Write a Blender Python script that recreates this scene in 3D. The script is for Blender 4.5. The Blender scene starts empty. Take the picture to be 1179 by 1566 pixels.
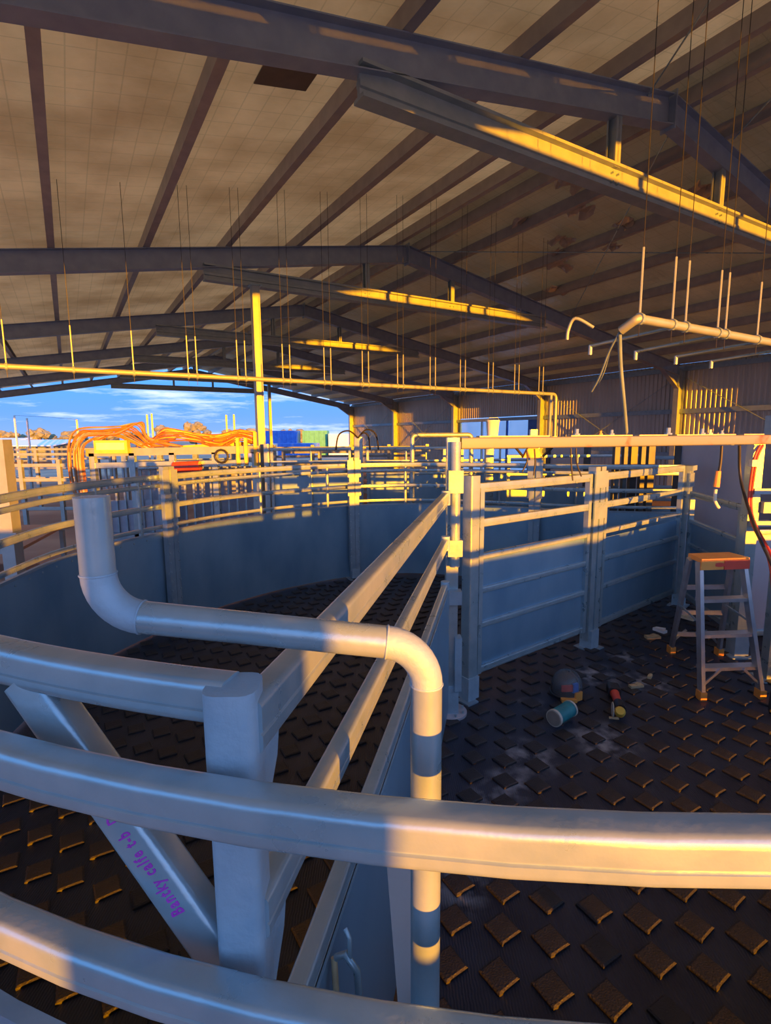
import bpy, bmesh, math, random
from mathutils import Vector, Matrix
random.seed(7)
S = bpy.context.scene
COL = S.collection
R = math.radians
TH = R(31)                                   # the shed's long axis lies 31 degrees left of the view
A = Vector((-math.sin(TH), math.cos(TH), 0)) # along the ridge, away from the camera
Bv = Vector((math.cos(TH), math.sin(TH), 0)) # across the shed, to the right
def shed(L, lat, z=0.0): return A*L + Bv*lat + Vector((0, 0, z))

# ------------------------------------------------------------------ camera
cam = bpy.data.cameras.new('camera'); cam.sensor_fit = 'HORIZONTAL'; cam.sensor_width = 36
cam.lens = 36*800/1179; cam.clip_start = 0.02; cam.clip_end = 900
co = bpy.data.objects.new('camera', cam); COL.objects.link(co)
pt = R(8.2); rl = R(0.43)
fw = Vector((0, math.cos(pt), -math.sin(pt))); u0 = Vector((0, math.sin(pt), math.cos(pt))); r0 = Vector((1, 0, 0))
rt = r0*math.cos(rl) - u0*math.sin(rl); up = r0*math.sin(rl) + u0*math.cos(rl)
co.matrix_world = Matrix(((rt.x, up.x, -fw.x, 0), (rt.y, up.y, -fw.y, 0), (rt.z, up.z, -fw.z, 2.12), (0, 0, 0, 1)))
S.camera = co

# ------------------------------------------------------------------ sun and sky
SUN_EL = R(1.6); SUN_AZ = R(26.0)            # light travels along the shed, from behind right
trav = Vector((-math.sin(SUN_AZ)*math.cos(SUN_EL), math.cos(SUN_AZ)*math.cos(SUN_EL), -math.sin(SUN_EL)))
sl = bpy.data.lights.new('sun', 'SUN'); sl.energy = 8.0; sl.color = (1.0, 0.335, 0.0); sl.angle = R(0.55)
so = bpy.data.objects.new('sun', sl); COL.objects.link(so)
so.rotation_euler = trav.to_track_quat('-Z', 'Y').to_euler()
so.location = (8, -14, 6)
W = bpy.data.worlds.new('sky'); S.world = W; W.use_nodes = True
def build_world():
    nt = W.node_tree; N = nt.nodes; K = nt.links; N.clear()
    out = N.new('ShaderNodeOutputWorld'); bg = N.new('ShaderNodeBackground')
    tc = N.new('ShaderNodeTexCoord'); sx = N.new('ShaderNodeSeparateXYZ')
    K.new(tc.outputs['Generated'], sx.inputs[0])
    rp = N.new('ShaderNodeValToRGB'); cr = rp.color_ramp
    cr.elements[0].position = 0.0; cr.elements[0].color = (0.16, 0.27, 0.54, 1)
    cr.elements[1].position = 1.0; cr.elements[1].color = (0.14, 0.36, 0.86, 1)
    for p, c in ((0.04, (0.10, 0.24, 0.58, 1)), (0.09, (0.07, 0.25, 0.66, 1)), (0.16, (0.12, 0.40, 0.92, 1)), (0.35, (0.16, 0.44, 1.0, 1))):
        e = cr.elements.new(p); e.color = c
    K.new(sx.outputs['Z'], rp.inputs[0])
    # thin stretched clouds
    mp = N.new('ShaderNodeMapping'); mp.inputs['Scale'].default_value = (3.0, 3.0, 26.0)
    nz = N.new('ShaderNodeTexNoise'); nz.inputs['Scale'].default_value = 2.2; nz.inputs['Detail'].default_value = 7; nz.inputs['Roughness'].default_value = 0.62
    K.new(tc.outputs['Generated'], mp.inputs[0]); K.new(mp.outputs[0], nz.inputs['Vector'])
    cl = N.new('ShaderNodeMapRange'); cl.inputs['From Min'].default_value = 0.52; cl.inputs['From Max'].default_value = 0.72
    K.new(nz.outputs[0], cl.inputs['Value'])
    mx = N.new('ShaderNodeMix'); mx.data_type = 'RGBA'; mx.inputs['B'].default_value = (0.62, 0.68, 0.78, 1)
    mm = N.new('ShaderNodeMath'); mm.operation = 'MULTIPLY'; mm.inputs[1].default_value = 0.75
    K.new(cl.outputs[0], mm.inputs[0]); K.new(mm.outputs[0], mx.inputs['Factor']); K.new(rp.outputs[0], mx.inputs['A'])
    # warm glow of the low sun
    dt = N.new('ShaderNodeVectorMath'); dt.operation = 'DOT_PRODUCT'; dt.inputs[1].default_value = tuple(-trav)
    K.new(tc.outputs['Generated'], dt.inputs[0])
    g = N.new('ShaderNodeMapRange'); g.inputs['From Min'].default_value = 0.2; g.inputs['From Max'].default_value = 1.0
    K.new(dt.outputs['Value'], g.inputs['Value'])
    pw = N.new('ShaderNodeMath'); pw.operation = 'POWER'; pw.inputs[1].default_value = 5.0
    K.new(g.outputs[0], pw.inputs[0])
    ad = N.new('ShaderNodeMix'); ad.data_type = 'RGBA'; ad.blend_type = 'ADD'; ad.inputs['B'].default_value = (0.40, 0.20, 0.06, 1)
    K.new(pw.outputs[0], ad.inputs['Factor']); K.new(mx.outputs['Result'], ad.inputs['A'])
    K.new(ad.outputs['Result'], bg.inputs['Color']); bg.inputs['Strength'].default_value = 0.9
    K.new(bg.outputs[0], out.inputs[0])
build_world()
S.view_settings.view_transform = 'Standard'; S.view_settings.look = 'None'
S.view_settings.gamma = 1.0; S.view_settings.use_curve_mapping = False
S.view_settings.exposure = 1.12

# ------------------------------------------------------------------ materials
def mat(name, c, c2=None, rough=0.5, metal=0.0, scale=6.0, stretch=(1, 1, 1), bump=0.0, bscale=60.0, rvar=0.0, detail=5.0, spec=0.5, lo=0.35, hi=0.65):
    m = bpy.data.materials.new(name); m.use_nodes = True
    nt = m.node_tree; N = nt.nodes; K = nt.links
    p = N['Principled BSDF']; p.inputs['Roughness'].default_value = rough; p.inputs['Metallic'].default_value = metal
    p.inputs['Specular IOR Level'].default_value = spec
    p.inputs['Base Color'].default_value = (*c, 1)
    tc = N.new('ShaderNodeTexCoord'); mp = N.new('ShaderNodeMapping'); mp.inputs['Scale'].default_value = stretch
    K.new(tc.outputs['Object'], mp.inputs[0])
    if c2 is not None:
        nz = N.new('ShaderNodeTexNoise'); nz.inputs['Scale'].default_value = scale; nz.inputs['Detail'].default_value = detail
        K.new(mp.outputs[0], nz.inputs['Vector'])
        rp = N.new('ShaderNodeValToRGB'); rp.color_ramp.elements[0].position = lo; rp.color_ramp.elements[1].position = hi
        rp.color_ramp.elements[0].color = (*c, 1); rp.color_ramp.elements[1].color = (*c2, 1)
        K.new(nz.outputs[0], rp.inputs[0]); K.new(rp.outputs[0], p.inputs['Base Color'])
        if rvar:
            mr = N.new('ShaderNodeMapRange'); mr.inputs['To Min'].default_value = rough-rvar; mr.inputs['To Max'].default_value = rough+rvar
            K.new(nz.outputs[0], mr.inputs['Value']); K.new(mr.outputs[0], p.inputs['Roughness'])
    if bump:
        n2 = N.new('ShaderNodeTexNoise'); n2.inputs['Scale'].default_value = bscale; n2.inputs['Detail'].default_value = 4
        K.new(mp.outputs[0], n2.inputs['Vector'])
        bp = N.new('ShaderNodeBump'); bp.inputs['Strength'].default_value = bump; bp.inputs['Distance'].default_value = 0.02
        K.new(n2.outputs[0], bp.inputs['Height']); K.new(bp.outputs[0], p.inputs['Normal'])
    return m
M = {}
M['galv'] = mat('galvanised_steel', (0.29, 0.41, 0.47), (0.38, 0.49, 0.54), 0.30, 0.45, 9, bump=0.05, bscale=45, rvar=0.10)
M['galv_dull'] = mat('dull_galvanised', (0.23, 0.33, 0.41), (0.31, 0.41, 0.48), 0.48, 0.35, 7, bump=0.05, bscale=40, rvar=0.08)
M['sheet'] = mat('galvanised_sheet', (0.16, 0.31, 0.45), (0.28, 0.45, 0.58), 0.38, 0.4, 1.6, (1, 1, 0.5), 0.05, 8, 0.10)
M['zinc'] = mat('zinc_primer', (0.29, 0.41, 0.50), (0.35, 0.47, 0.55), 0.62, 0.25, 14, bump=0.12, bscale=70)
M['portal'] = mat('grey_structural_steel', (0.26, 0.31, 0.40), (0.32, 0.37, 0.45), 0.5, 0.3, 5)
M['tie'] = mat('galvanised_channel', (0.30, 0.36, 0.37), (0.37, 0.42, 0.43), 0.5, 0.4, 6)
M['purlin'] = mat('galvanised_purlin', (0.33, 0.30, 0.29), (0.40, 0.36, 0.34), 0.5, 0.2, 5)
M['clad'] = mat('wall_cladding', (0.46, 0.44, 0.40), (0.54, 0.51, 0.46), 0.45, 0.3, 2, (1, 1, .3))
M['rubber'] = mat('black_rubber', (0.014, 0.014, 0.017), (0.030, 0.029, 0.032), 0.62, 0, 3, bump=0.25, bscale=120)
M['stud'] = mat('worn_rubber', (0.022, 0.022, 0.026), (0.036, 0.035, 0.038), 0.5, 0, 8, bump=0.35, bscale=130)
M['dirt'] = mat('red_brown_dirt', (0.36, 0.19, 0.12), (0.50, 0.31, 0.20), 0.9, 0, 0.6, bump=0.3, bscale=6)
M['alu'] = mat('aluminium', (0.42, 0.44, 0.48), (0.52, 0.54, 0.57), 0.38, 0.7, 10)
M['orange'] = mat('orange_plastic', (0.75, 0.30, 0.06), (0.82, 0.36, 0.08), 0.45, 0, 6)
M['red'] = mat('red_plastic', (0.62, 0.06, 0.04), (0.70, 0.09, 0.05), 0.42, 0, 6)
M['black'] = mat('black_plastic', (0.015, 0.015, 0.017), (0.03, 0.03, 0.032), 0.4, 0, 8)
M['hose'] = mat('black_rubber_hose', (0.02, 0.02, 0.022), (0.03, 0.03, 0.03), 0.5, 0, 8)
M['redhose'] = mat('red_hose', (0.55, 0.07, 0.05), (0.62, 0.10, 0.06), 0.45, 0, 8)
M['orhose'] = mat('orange_hydraulic_hose', (0.36, 0.12, 0.03), (0.55, 0.22, 0.05), 0.5, 0, 8)
M['hosebrown'] = mat('brown_hydraulic_hose', (0.22, 0.10, 0.04), (0.32, 0.15, 0.06), 0.5, 0, 8)
M['beam'] = mat('galvanised_beam_with_red_oxide', (0.21, 0.23, 0.25), (0.34, 0.09, 0.05), 0.55, 0.3, 5, (1, 1, 1), lo=0.60, hi=0.72)
M['yellow'] = mat('yellow_paint', (0.72, 0.46, 0.06), (0.80, 0.54, 0.10), 0.45, 0, 6)
M['cream'] = mat('cream_paint', (0.78, 0.72, 0.52), (0.84, 0.78, 0.60), 0.5, 0, 6)
M['teal'] = mat('teal_label', (0.02, 0.20, 0.24), (0.03, 0.28, 0.30), 0.45, 0, 12)
M['card'] = mat('cardboard_rim', (0.52, 0.50, 0.42), (0.60, 0.57, 0.50), 0.7, 0, 10)
M['card_in'] = mat('cardboard_end', (0.27, 0.25, 0.22), (0.34, 0.32, 0.28), 0.8, 0, 10)
M['white'] = mat('white_paint', (0.75, 0.75, 0.74), (0.82, 0.82, 0.80), 0.5, 0, 6)
M['lilac'] = mat('zinc_white_sheet', (0.42, 0.42, 0.48), (0.52, 0.51, 0.55), 0.5, 0.3, 2, (1, 1, .5))
M['blue'] = mat('blue_paint', (0.03, 0.14, 0.55), (0.05, 0.20, 0.65), 0.5, 0, 3)
M['green'] = mat('green_paint', (0.06, 0.30, 0.16), (0.08, 0.36, 0.20), 0.5, 0, 3)
M['paleblue'] = mat('pale_blue_sheet', (0.85, 0.90, 0.95), (0.92, 0.95, 0.98), 0.5, 0, 1.2)
M['purple'] = mat('purple_marker', (0.40, 0.03, 0.42), (0.50, 0.05, 0.50), 0.5, 0, 30)
M['leaf'] = mat('dry_green_leaf', (0.13, 0.15, 0.09), (0.22, 0.23, 0.14), 0.8, 0, 0.8, bump=0.6, bscale=2)
M['bark'] = mat('bark', (0.12, 0.08, 0.05), (0.18, 0.12, 0.08), 0.9, 0, 3)
M['offcut'] = mat('offcut_metal', (0.55, 0.42, 0.24), (0.66, 0.52, 0.30), 0.5, 0.2, 30)
M['blocker'] = mat('grey_enamel', (0.35, 0.36, 0.37), (0.40, 0.41, 0.42), 0.5, 0, 4)
M['flap'] = mat('glint_foil', (0.40, 0.34, 0.28), (0.52, 0.45, 0.37), 0.35, 0.2, 6)
M['shadesteel'] = mat('shaded_grey_steel', (0.05, 0.065, 0.075), (0.08, 0.10, 0.11), 0.5, 0.2, 5)  # steel darkened to stand for shade on the slide gate and sheet frames
M['patch'] = mat('dark_foil_patch', (0.13, 0.10, 0.08), (0.18, 0.14, 0.11), 0.5, 0.2, 4)

def glass_mat():
    m = bpy.data.materials.new('clear_visor'); m.use_nodes = True
    p = m.node_tree.nodes['Principled BSDF']
    p.inputs['Base Color'].default_value = (0.80, 0.86, 0.92, 1); p.inputs['Roughness'].default_value = 0.06
    p.inputs['Transmission Weight'].default_value = 0.9; p.inputs['IOR'].default_value = 1.2
    return m
M['visor'] = glass_mat()

def foil_mat(name, c, c2, rough):
    m = mat(name, c, c2, rough, 0.15, 0.9, (1, 1, 1), 0.0)
    nt = m.node_tree; N = nt.nodes; K = nt.links; p = N['Principled BSDF']
    tc = N.new('ShaderNodeTexCoord'); mp = N.new('ShaderNodeMapping'); mp.inputs['Rotation'].default_value = (0, 0, 0)
    K.new(tc.outputs['Object'], mp.inputs[0])
    # reinforcing scrim printed through the foil: thin lines both ways
    sx = N.new('ShaderNodeSeparateXYZ'); K.new(mp.outputs[0], sx.inputs[0])
    facs = []
    for ax, per, wid in (('X', 0.23, 0.055), ('Y', 0.30, 0.04)):
        d = N.new('ShaderNodeMath'); d.operation = 'DIVIDE'; d.inputs[1].default_value = per; K.new(sx.outputs[ax], d.inputs[0])
        f = N.new('ShaderNodeMath'); f.operation = 'FRACT'; K.new(d.outputs[0], f.inputs[0])
        l = N.new('ShaderNodeMath'); l.operation = 'LESS_THAN'; l.inputs[1].default_value = wid; K.new(f.outputs[0], l.inputs[0])
        facs.append(l)
    mxm = N.new('ShaderNodeMath'); mxm.operation = 'MAXIMUM'; K.new(facs[0].outputs[0], mxm.inputs[0]); K.new(facs[1].outputs[0], mxm.inputs[1])
    sc = N.new('ShaderNodeMath'); sc.operation = 'MULTIPLY'; sc.inputs[1].default_value = 0.22; K.new(mxm.outputs[0], sc.inputs[0])
    src = p.inputs['Base Color'].links[0].from_socket
    mx = N.new('ShaderNodeMix'); mx.data_type = 'RGBA'; mx.inputs['B'].default_value = (c[0]*.35, c[1]*.35, c[2]*.35, 1)
    K.new(sc.outputs[0], mx.inputs['Factor']); K.new(src, mx.inputs['A']); K.new(mx.outputs['Result'], p.inputs['Base Color'])
    # crumpled relief
    n1 = N.new('ShaderNodeTexNoise'); n1.inputs['Scale'].default_value = 1.7; n1.inputs['Detail'].default_value = 6; n1.inputs['Distortion'].default_value = 0.6
    m2 = N.new('ShaderNodeMapping'); m2.inputs['Scale'].default_value = (1.0, 2.2, 1.0); K.new(tc.outputs['Object'], m2.inputs[0]); K.new(m2.outputs[0], n1.inputs['Vector'])
    bp = N.new('ShaderNodeBump'); bp.inputs['Strength'].default_value = 0.55; bp.inputs['Distance'].default_value = 0.12
    K.new(n1.outputs[0], bp.inputs['Height']); K.new(bp.outputs[0], p.inputs['Normal'])
    return m
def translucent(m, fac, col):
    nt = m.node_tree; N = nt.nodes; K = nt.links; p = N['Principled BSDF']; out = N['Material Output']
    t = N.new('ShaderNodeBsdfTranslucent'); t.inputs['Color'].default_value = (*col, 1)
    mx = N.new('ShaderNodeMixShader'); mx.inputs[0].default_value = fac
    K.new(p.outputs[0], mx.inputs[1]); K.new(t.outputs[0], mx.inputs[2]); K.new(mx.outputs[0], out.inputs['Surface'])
    # the weave shows through: same colour as the surface, deepened
    if p.inputs['Base Color'].links:
        mm = N.new('ShaderNodeMix'); mm.data_type = 'RGBA'; mm.blend_type = 'MULTIPLY'; mm.inputs['Factor'].default_value = 1; mm.inputs['B'].default_value = (*col, 1)
        K.new(p.inputs['Base Color'].links[0].from_socket, mm.inputs['A']); K.new(mm.outputs['Result'], t.inputs['Color'])
translucent(M['paleblue'], 0.9, (1.0, 1.0, 1.0))
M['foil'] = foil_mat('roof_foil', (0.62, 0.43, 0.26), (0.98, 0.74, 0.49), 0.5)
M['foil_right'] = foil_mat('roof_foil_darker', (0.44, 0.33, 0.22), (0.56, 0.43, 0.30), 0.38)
translucent(M['foil'], 0.36, (0.92, 0.57, 0.24)); translucent(M['foil_right'], 0.15, (0.95, 0.52, 0.22))  # warm roof light put in as tinted translucency, stronger on the left slope

def floor_mat():                       # rubber with pale weld dust and chalk scuffs at a few places
    m = mat('rubber_matting', (0.014, 0.022, 0.042), (0.034, 0.046, 0.075), 0.5, 0, 3, bump=0.0)
    nt = m.node_tree; N = nt.nodes; K = nt.links; p = N['Principled BSDF']
    g = N.new('ShaderNodeNewGeometry')
    wv = N.new('ShaderNodeTexWave'); wv.wave_type = 'BANDS'; wv.inputs['Scale'].default_value = 26; wv.inputs['Distortion'].default_value = 3
    K.new(g.outputs['Position'], wv.inputs['Vector'])
    bp = N.new('ShaderNodeBump'); bp.inputs['Strength'].default_value = 0.35; bp.inputs['Distance'].default_value = 0.004
    K.new(wv.outputs[0], bp.inputs['Height']); K.new(bp.outputs[0], p.inputs['Normal'])
    nz = N.new('ShaderNodeTexNoise'); nz.inputs['Scale'].default_value = 9; nz.inputs['Detail'].default_value = 6
    K.new(g.outputs['Position'], nz.inputs['Vector'])
    acc = None
    for x, y, r in ((0.93, 3.22, .26), (1.50, 3.40, .30), (0.60, 2.75, .22), (1.85, 4.40, .30), (2.25, 4.25, .28), (0.35, 2.2, .18), (1.15, 3.9, .14), (0.75, 2.95, .2),(2.3,4.8,.2)):
        d = N.new('ShaderNodeVectorMath'); d.operation = 'DISTANCE'; d.inputs[1].default_value = (x, y, 0); K.new(g.outputs['Position'], d.inputs[0])
        mr = N.new('ShaderNodeMapRange'); mr.inputs['From Min'].default_value = 0; mr.inputs['From Max'].default_value = r
        mr.inputs['To Min'].default_value = 1; mr.inputs['To Max'].default_value = 0; K.new(d.outputs['Value'], mr.inputs['Value'])
        if acc is None: acc = mr.outputs[0]
        else:
            q = N.new('ShaderNodeMath'); q.operation = 'MAXIMUM'; K.new(acc, q.inputs[0]); K.new(mr.outputs[0], q.inputs[1]); acc = q.outputs[0]
    nm = N.new('ShaderNodeMapRange'); nm.inputs['From Min'].default_value = 0.42; nm.inputs['From Max'].default_value = 0.66; K.new(nz.outputs[0], nm.inputs['Value'])
    q = N.new('ShaderNodeMath'); q.operation = 'MULTIPLY'; K.new(acc, q.inputs[0]); K.new(nm.outputs[0], q.inputs[1])
    src = p.inputs['Base Color'].links[0].from_socket
    mx = N.new('ShaderNodeMix'); mx.data_type = 'RGBA'; mx.inputs['B'].default_value = (0.42, 0.44, 0.48, 1)
    K.new(q.outputs[0], mx.inputs['Factor']); K.new(src, mx.inputs['A']); K.new(mx.outputs['Result'], p.inputs['Base Color'])
    return m
M['floor'] = floor_mat()

# ------------------------------------------------------------------ mesh helpers
class MB:
    def __init__(s): s.v = []; s.f = []
    def add(s, vs, fs):
        o = len(s.v); s.v += [Vector(v) for v in vs]; s.f += [tuple(i+o for i in f) for f in fs]; return s
    def box(s, c, d, rz=0, mtx=None):
        x, y, z = d[0]/2, d[1]/2, d[2]/2
        vs = [Vector(q) for q in ((-x,-y,-z),(x,-y,-z),(x,y,-z),(-x,y,-z),(-x,-y,z),(x,-y,z),(x,y,z),(-x,y,z))]
        m = mtx if mtx is not None else Matrix.Rotation(rz, 3, 'Z')
        return s.add([m @ v + Vector(c) for v in vs], [(3,2,1,0),(4,5,6,7),(0,1,5,4),(1,2,6,5),(2,3,7,6),(3,0,4,7)])
    def sweep(s, prof, path, upv=(0, 0, 1), closed=False, caps=True):
        path = [Vector(p) for p in path]; n = len(prof); m = len(path); vs = []
        for i, p in enumerate(path):
            a = path[(i-1) % m] if (closed or i > 0) else p
            b = path[(i+1) % m] if (closed or i < m-1) else p
            t = (b-a).normalized(); u = Vector(upv)
            if abs(t.dot(u)) > 0.999: u = Vector((0, 1, 0))
            sd = t.cross(u).normalized(); w = sd.cross(t)
            k = 1.0
            if 0 < i < m-1 or closed:
                d1 = (p-a).normalized() if (p-a).length > 1e-9 else t; c = max(0.5, d1.dot(t)); k = 1/c
            vs += [p + sd*q[0]*k + w*q[1] for q in prof]
        fs = []
        for i in range(m if closed else m-1):
            j = (i+1) % m
            for q in range(n): r = (q+1) % n; fs.append((i*n+q, i*n+r, j*n+r, j*n+q))
        if caps and not closed: fs.append(tuple(range(n-1, -1, -1))); fs.append(tuple((m-1)*n+q for q in range(n)))
        return s.add(vs, fs)
    def beam(s, p0, p1, w, h, upv=(0, 0, 1), ch=0.0):
        return s.sweep(rrect(w, h, ch) if ch else [(-w/2,-h/2),(w/2,-h/2),(w/2,h/2),(-w/2,h/2)], [p0, p1], upv)
    def tube(s, path, r, n=10, closed=False, caps=True):
        path = [Vector(p) for p in path]; m = len(path)
        t0 = (path[1]-path[0]).normalized(); ref = Vector((0, 0, 1)) if abs(t0.z) < 0.9 else Vector((1, 0, 0))
        nrm = t0.cross(ref).normalized(); vs = []; fs = []; pt_ = t0
        for i, p in enumerate(path):
            a = path[i-1] if i else p; b = path[i+1] if i < m-1 else p
            t = (b-a).normalized()
            ax = pt_.cross(t)
            if ax.length > 1e-7: nrm = Matrix.Rotation(pt_.angle(t), 3, ax.normalized()) @ nrm
            pt_ = t; bn = t.cross(nrm).normalized()
            rr = r[i] if isinstance(r, (list, tuple)) else r
            vs += [p + nrm*rr*math.cos(2*math.pi*q/n) + bn*rr*math.sin(2*math.pi*q/n) for q in range(n)]
        for i in range(m-1):
            for q in range(n): w = (q+1) % n; fs.append((i*n+q, i*n+w, (i+1)*n+w, (i+1)*n+q))
        if caps: fs.append(tuple(range(n-1, -1, -1))); fs.append(tuple((m-1)*n+q for q in range(n)))
        return s.add(vs, fs)
    def cyl(s, p0, p1, r, n=12): return s.tube([p0, p1], r, n)
    def prism(s, pts, off):
        n = len(pts); off = Vector(off); P = [Vector(p) for p in pts]
        return s.add(P + [p+off for p in P], [tuple(range(n-1,-1,-1)), tuple(range(n, 2*n))] + [(i, (i+1) % n, n+(i+1) % n, n+i) for i in range(n)])
    def lathe(s, prof, o, axis=(0, 0, 1), n=20):
        ax = Vector(axis).normalized(); q = ax.to_track_quat('Z', 'Y').to_matrix(); o = Vector(o); vs = []; fs = []; m = len(prof)
        for r, h in prof: vs += [o + q @ Vector((r*math.cos(2*math.pi*k/n), r*math.sin(2*math.pi*k/n), h)) for k in range(n)]
        for i in range(m-1):
            for k in range(n): w = (k+1) % n; fs.append((i*n+k, i*n+w, (i+1)*n+w, (i+1)*n+k))
        fs.append(tuple(range(n-1,-1,-1))); fs.append(tuple((m-1)*n+k for k in range(n)))
        return s.add(vs, fs)
def rrect(w, h, r, n=3):
    pts = []
    for cx, cy, a0 in ((w/2-r, h/2-r, 0), (-w/2+r, h/2-r, 90), (-w/2+r, -h/2+r, 180), (w/2-r, -h/2+r, 270)):
        for k in range(n+1): a = R(a0+90*k/n); pts.append((cx+r*math.cos(a), cy+r*math.sin(a)))
    return pts
def cattle_rail(w, h):                 # rounded rail with a rolled swage along each face
    r = min(w, h)*0.24; g = h*0.14; pts = []
    P = rrect(w, h, r, 5)
    # right face goes from last corner to first corner; left between 2nd and 3rd corner
    right = [(w/2, -h*.16), (w/2-.0035, -h*.13), (w/2-.0035, -h*.09), (w/2, -h*.06)]
    left = [(-x, y) for x, y in reversed(right)]
    return P[0:12] + left + P[12:24] + right
def bez(pts, n=8):                     # Catmull-Rom through points
    P = [Vector(p) for p in pts]; out = []
    for i in range(len(P)-1):
        p0 = P[max(i-1, 0)]; p1 = P[i]; p2 = P[i+1]; p3 = P[min(i+2, len(P)-1)]
        for k in range(n):
            t = k/n; out.append(0.5*((2*p1)+(p2-p0)*t+(2*p0-5*p1+4*p2-p3)*t*t+(3*p1-p0-3*p2+p3)*t**3))
    out.append(P[-1]); return out
def fillet(pts, r, n=8):               # polyline with rounded corners
    P = [Vector(p) for p in pts]; out = [P[0]]
    for i in range(1, len(P)-1):
        a = (P[i-1]-P[i]).normalized(); b = (P[i+1]-P[i]).normalized()
        ang = a.angle(b); d = r/math.tan(ang/2); c = P[i] + (a+b).normalized()*(r/math.sin(ang/2))
        s0 = P[i]+a*d-c; s1 = P[i]+b*d-c; tot = s0.angle(s1); ax = s0.cross(s1).normalized()
        for k in range(n+1): out.append(c + Matrix.Rotation(tot*k/n, 3, ax) @ s0)
    out.append(P[-1]); return out

def thing(name, label, cat, loc=(0, 0, 0), rz=0, group=None):
    o = bpy.data.objects.new(name, None); COL.objects.link(o); o.empty_display_size = 0.1
    o.location = loc; o.rotation_euler = (0, 0, rz); o['label'] = label; o['category'] = cat
    if group: o['group'] = group
    return o
def structure(name, loc=(0, 0, 0), rz=0):
    o = bpy.data.objects.new(name, None); COL.objects.link(o); o.empty_display_size = 0.1
    o.location = loc; o.rotation_euler = (0, 0, rz); o['kind'] = 'structure'; return o
def part(name, mb, m, parent, label=None, smooth=None, local=False, kind=None):
    root = parent
    if root is not None and root.type == 'MESH' and root.parent is not None: root = root.parent
    vs = mb.v
    if root is not None and not local and root.type == 'EMPTY':
        inv = (Matrix.Translation(root.location) @ Matrix.Rotation(root.rotation_euler.z, 4, 'Z')).inverted()
        vs = [inv @ v for v in vs]
    me = bpy.data.meshes.new(name); me.from_pydata([tuple(v) for v in vs], [], mb.f)
    bm = bmesh.new(); bm.from_mesh(me); bmesh.ops.recalc_face_normals(bm, faces=bm.faces)
    if smooth:
        for f in bm.faces: f.smooth = True
        for e in bm.edges:
            if len(e.link_faces) == 2 and e.calc_face_angle(0) > R(smooth): e.smooth = False
    bm.to_mesh(me); bm.free()
    me.materials.append(M[m] if isinstance(m, str) else m)
    o = bpy.data.objects.new(name, me); COL.objects.link(o)
    if parent is not None: o.parent = parent
    if label: o['label'] = label
    if kind: o['kind'] = kind
    return o
def solo(name, mb, m, label, cat, group=None, smooth=None, kind=None):
    o = part(name, mb, m, None, label, smooth)
    if kind == 'structure': o['kind'] = kind; o.pop('label', None)
    else: o['category'] = cat
    if group: o['group'] = group
    return o
def dup(root, loc, rz=None, label=None, group=None):
    r = root.copy(); COL.objects.link(r); r.location = loc
    if rz is not None: r.rotation_euler = (0, 0, rz)
    if label: r['label'] = label
    if group: r['group'] = group
    for ch in list(root.children):
        c = ch.copy(); COL.objects.link(c); c.parent = r
        for g in list(ch.children): d = g.copy(); COL.objects.link(d); d.parent = c
    return r

# ================================================================== THE SETTING
# ---- ground outside and rubber floor of the round yard
g = MB(); gx = 500; g.add([(-gx, -gx, -0.03), (gx, -gx, -0.03), (gx, gx, -0.03), (-gx, gx, -0.03)], [(0, 1, 2, 3)])
solo('ground', g, 'dirt', None, None, kind='structure')
HX, HY, RR = 0.487, 3.787, 3.215        # hinge post and ring radius
def ringn(th): return (HX+RR*math.sin(R(th)), HY-RR*math.cos(R(th)))
far_pts = [ringn(-78), (-2.75, 3.75), (-2.80, 4.39), (-2.66, 5.05), (-2.45, 5.60), (-2.09, 6.35), (-1.55, 7.02), (-1.06, 7.43), (-0.5, 7.77), (0.1, 7.92), (0.6, 7.90), (1.14, 7.74), (1.7, 7.50), (2.3, 7.20), (3.0, 6.95), (3.9, 6.8)]
near_pts = [ringn(t) for t in range(84, -79, -6)]
poly = [Vector((x, y, 0)) for x, y in near_pts] + [Vector((x, y, 0)) for x, y in far_pts[1:]] + [Vector((5.4, 6.8, 0)), Vector((5.4, 3.4, 0))]
_c = Vector((HX, 4.2, 0)); poly = [p+(p-_c).normalized()*.12 for p in poly]
f = MB(); f.prism(poly, (0, 0, -0.028)); floor = solo('floor', f, 'floor', None, None, kind='structure')
P2 = [(p.x, p.y) for p in poly]
def inside(x, y, pad=0.20):
    c = False; n = len(P2)
    for i in range(n):
        x1, y1 = P2[i]; x2, y2 = P2[(i+1) % n]
        if (y1 > y) != (y2 > y) and x < (x2-x1)*(y-y1)/(y2-y1)+x1: c = not c
        dx, dy = x2-x1, y2-y1; t = max(0, min(1, ((x-x1)*dx+(y-y1)*dy)/(dx*dx+dy*dy)))
        if math.hypot(x-x1-t*dx, y-y1-t*dy) < pad: return False
    return c
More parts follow.
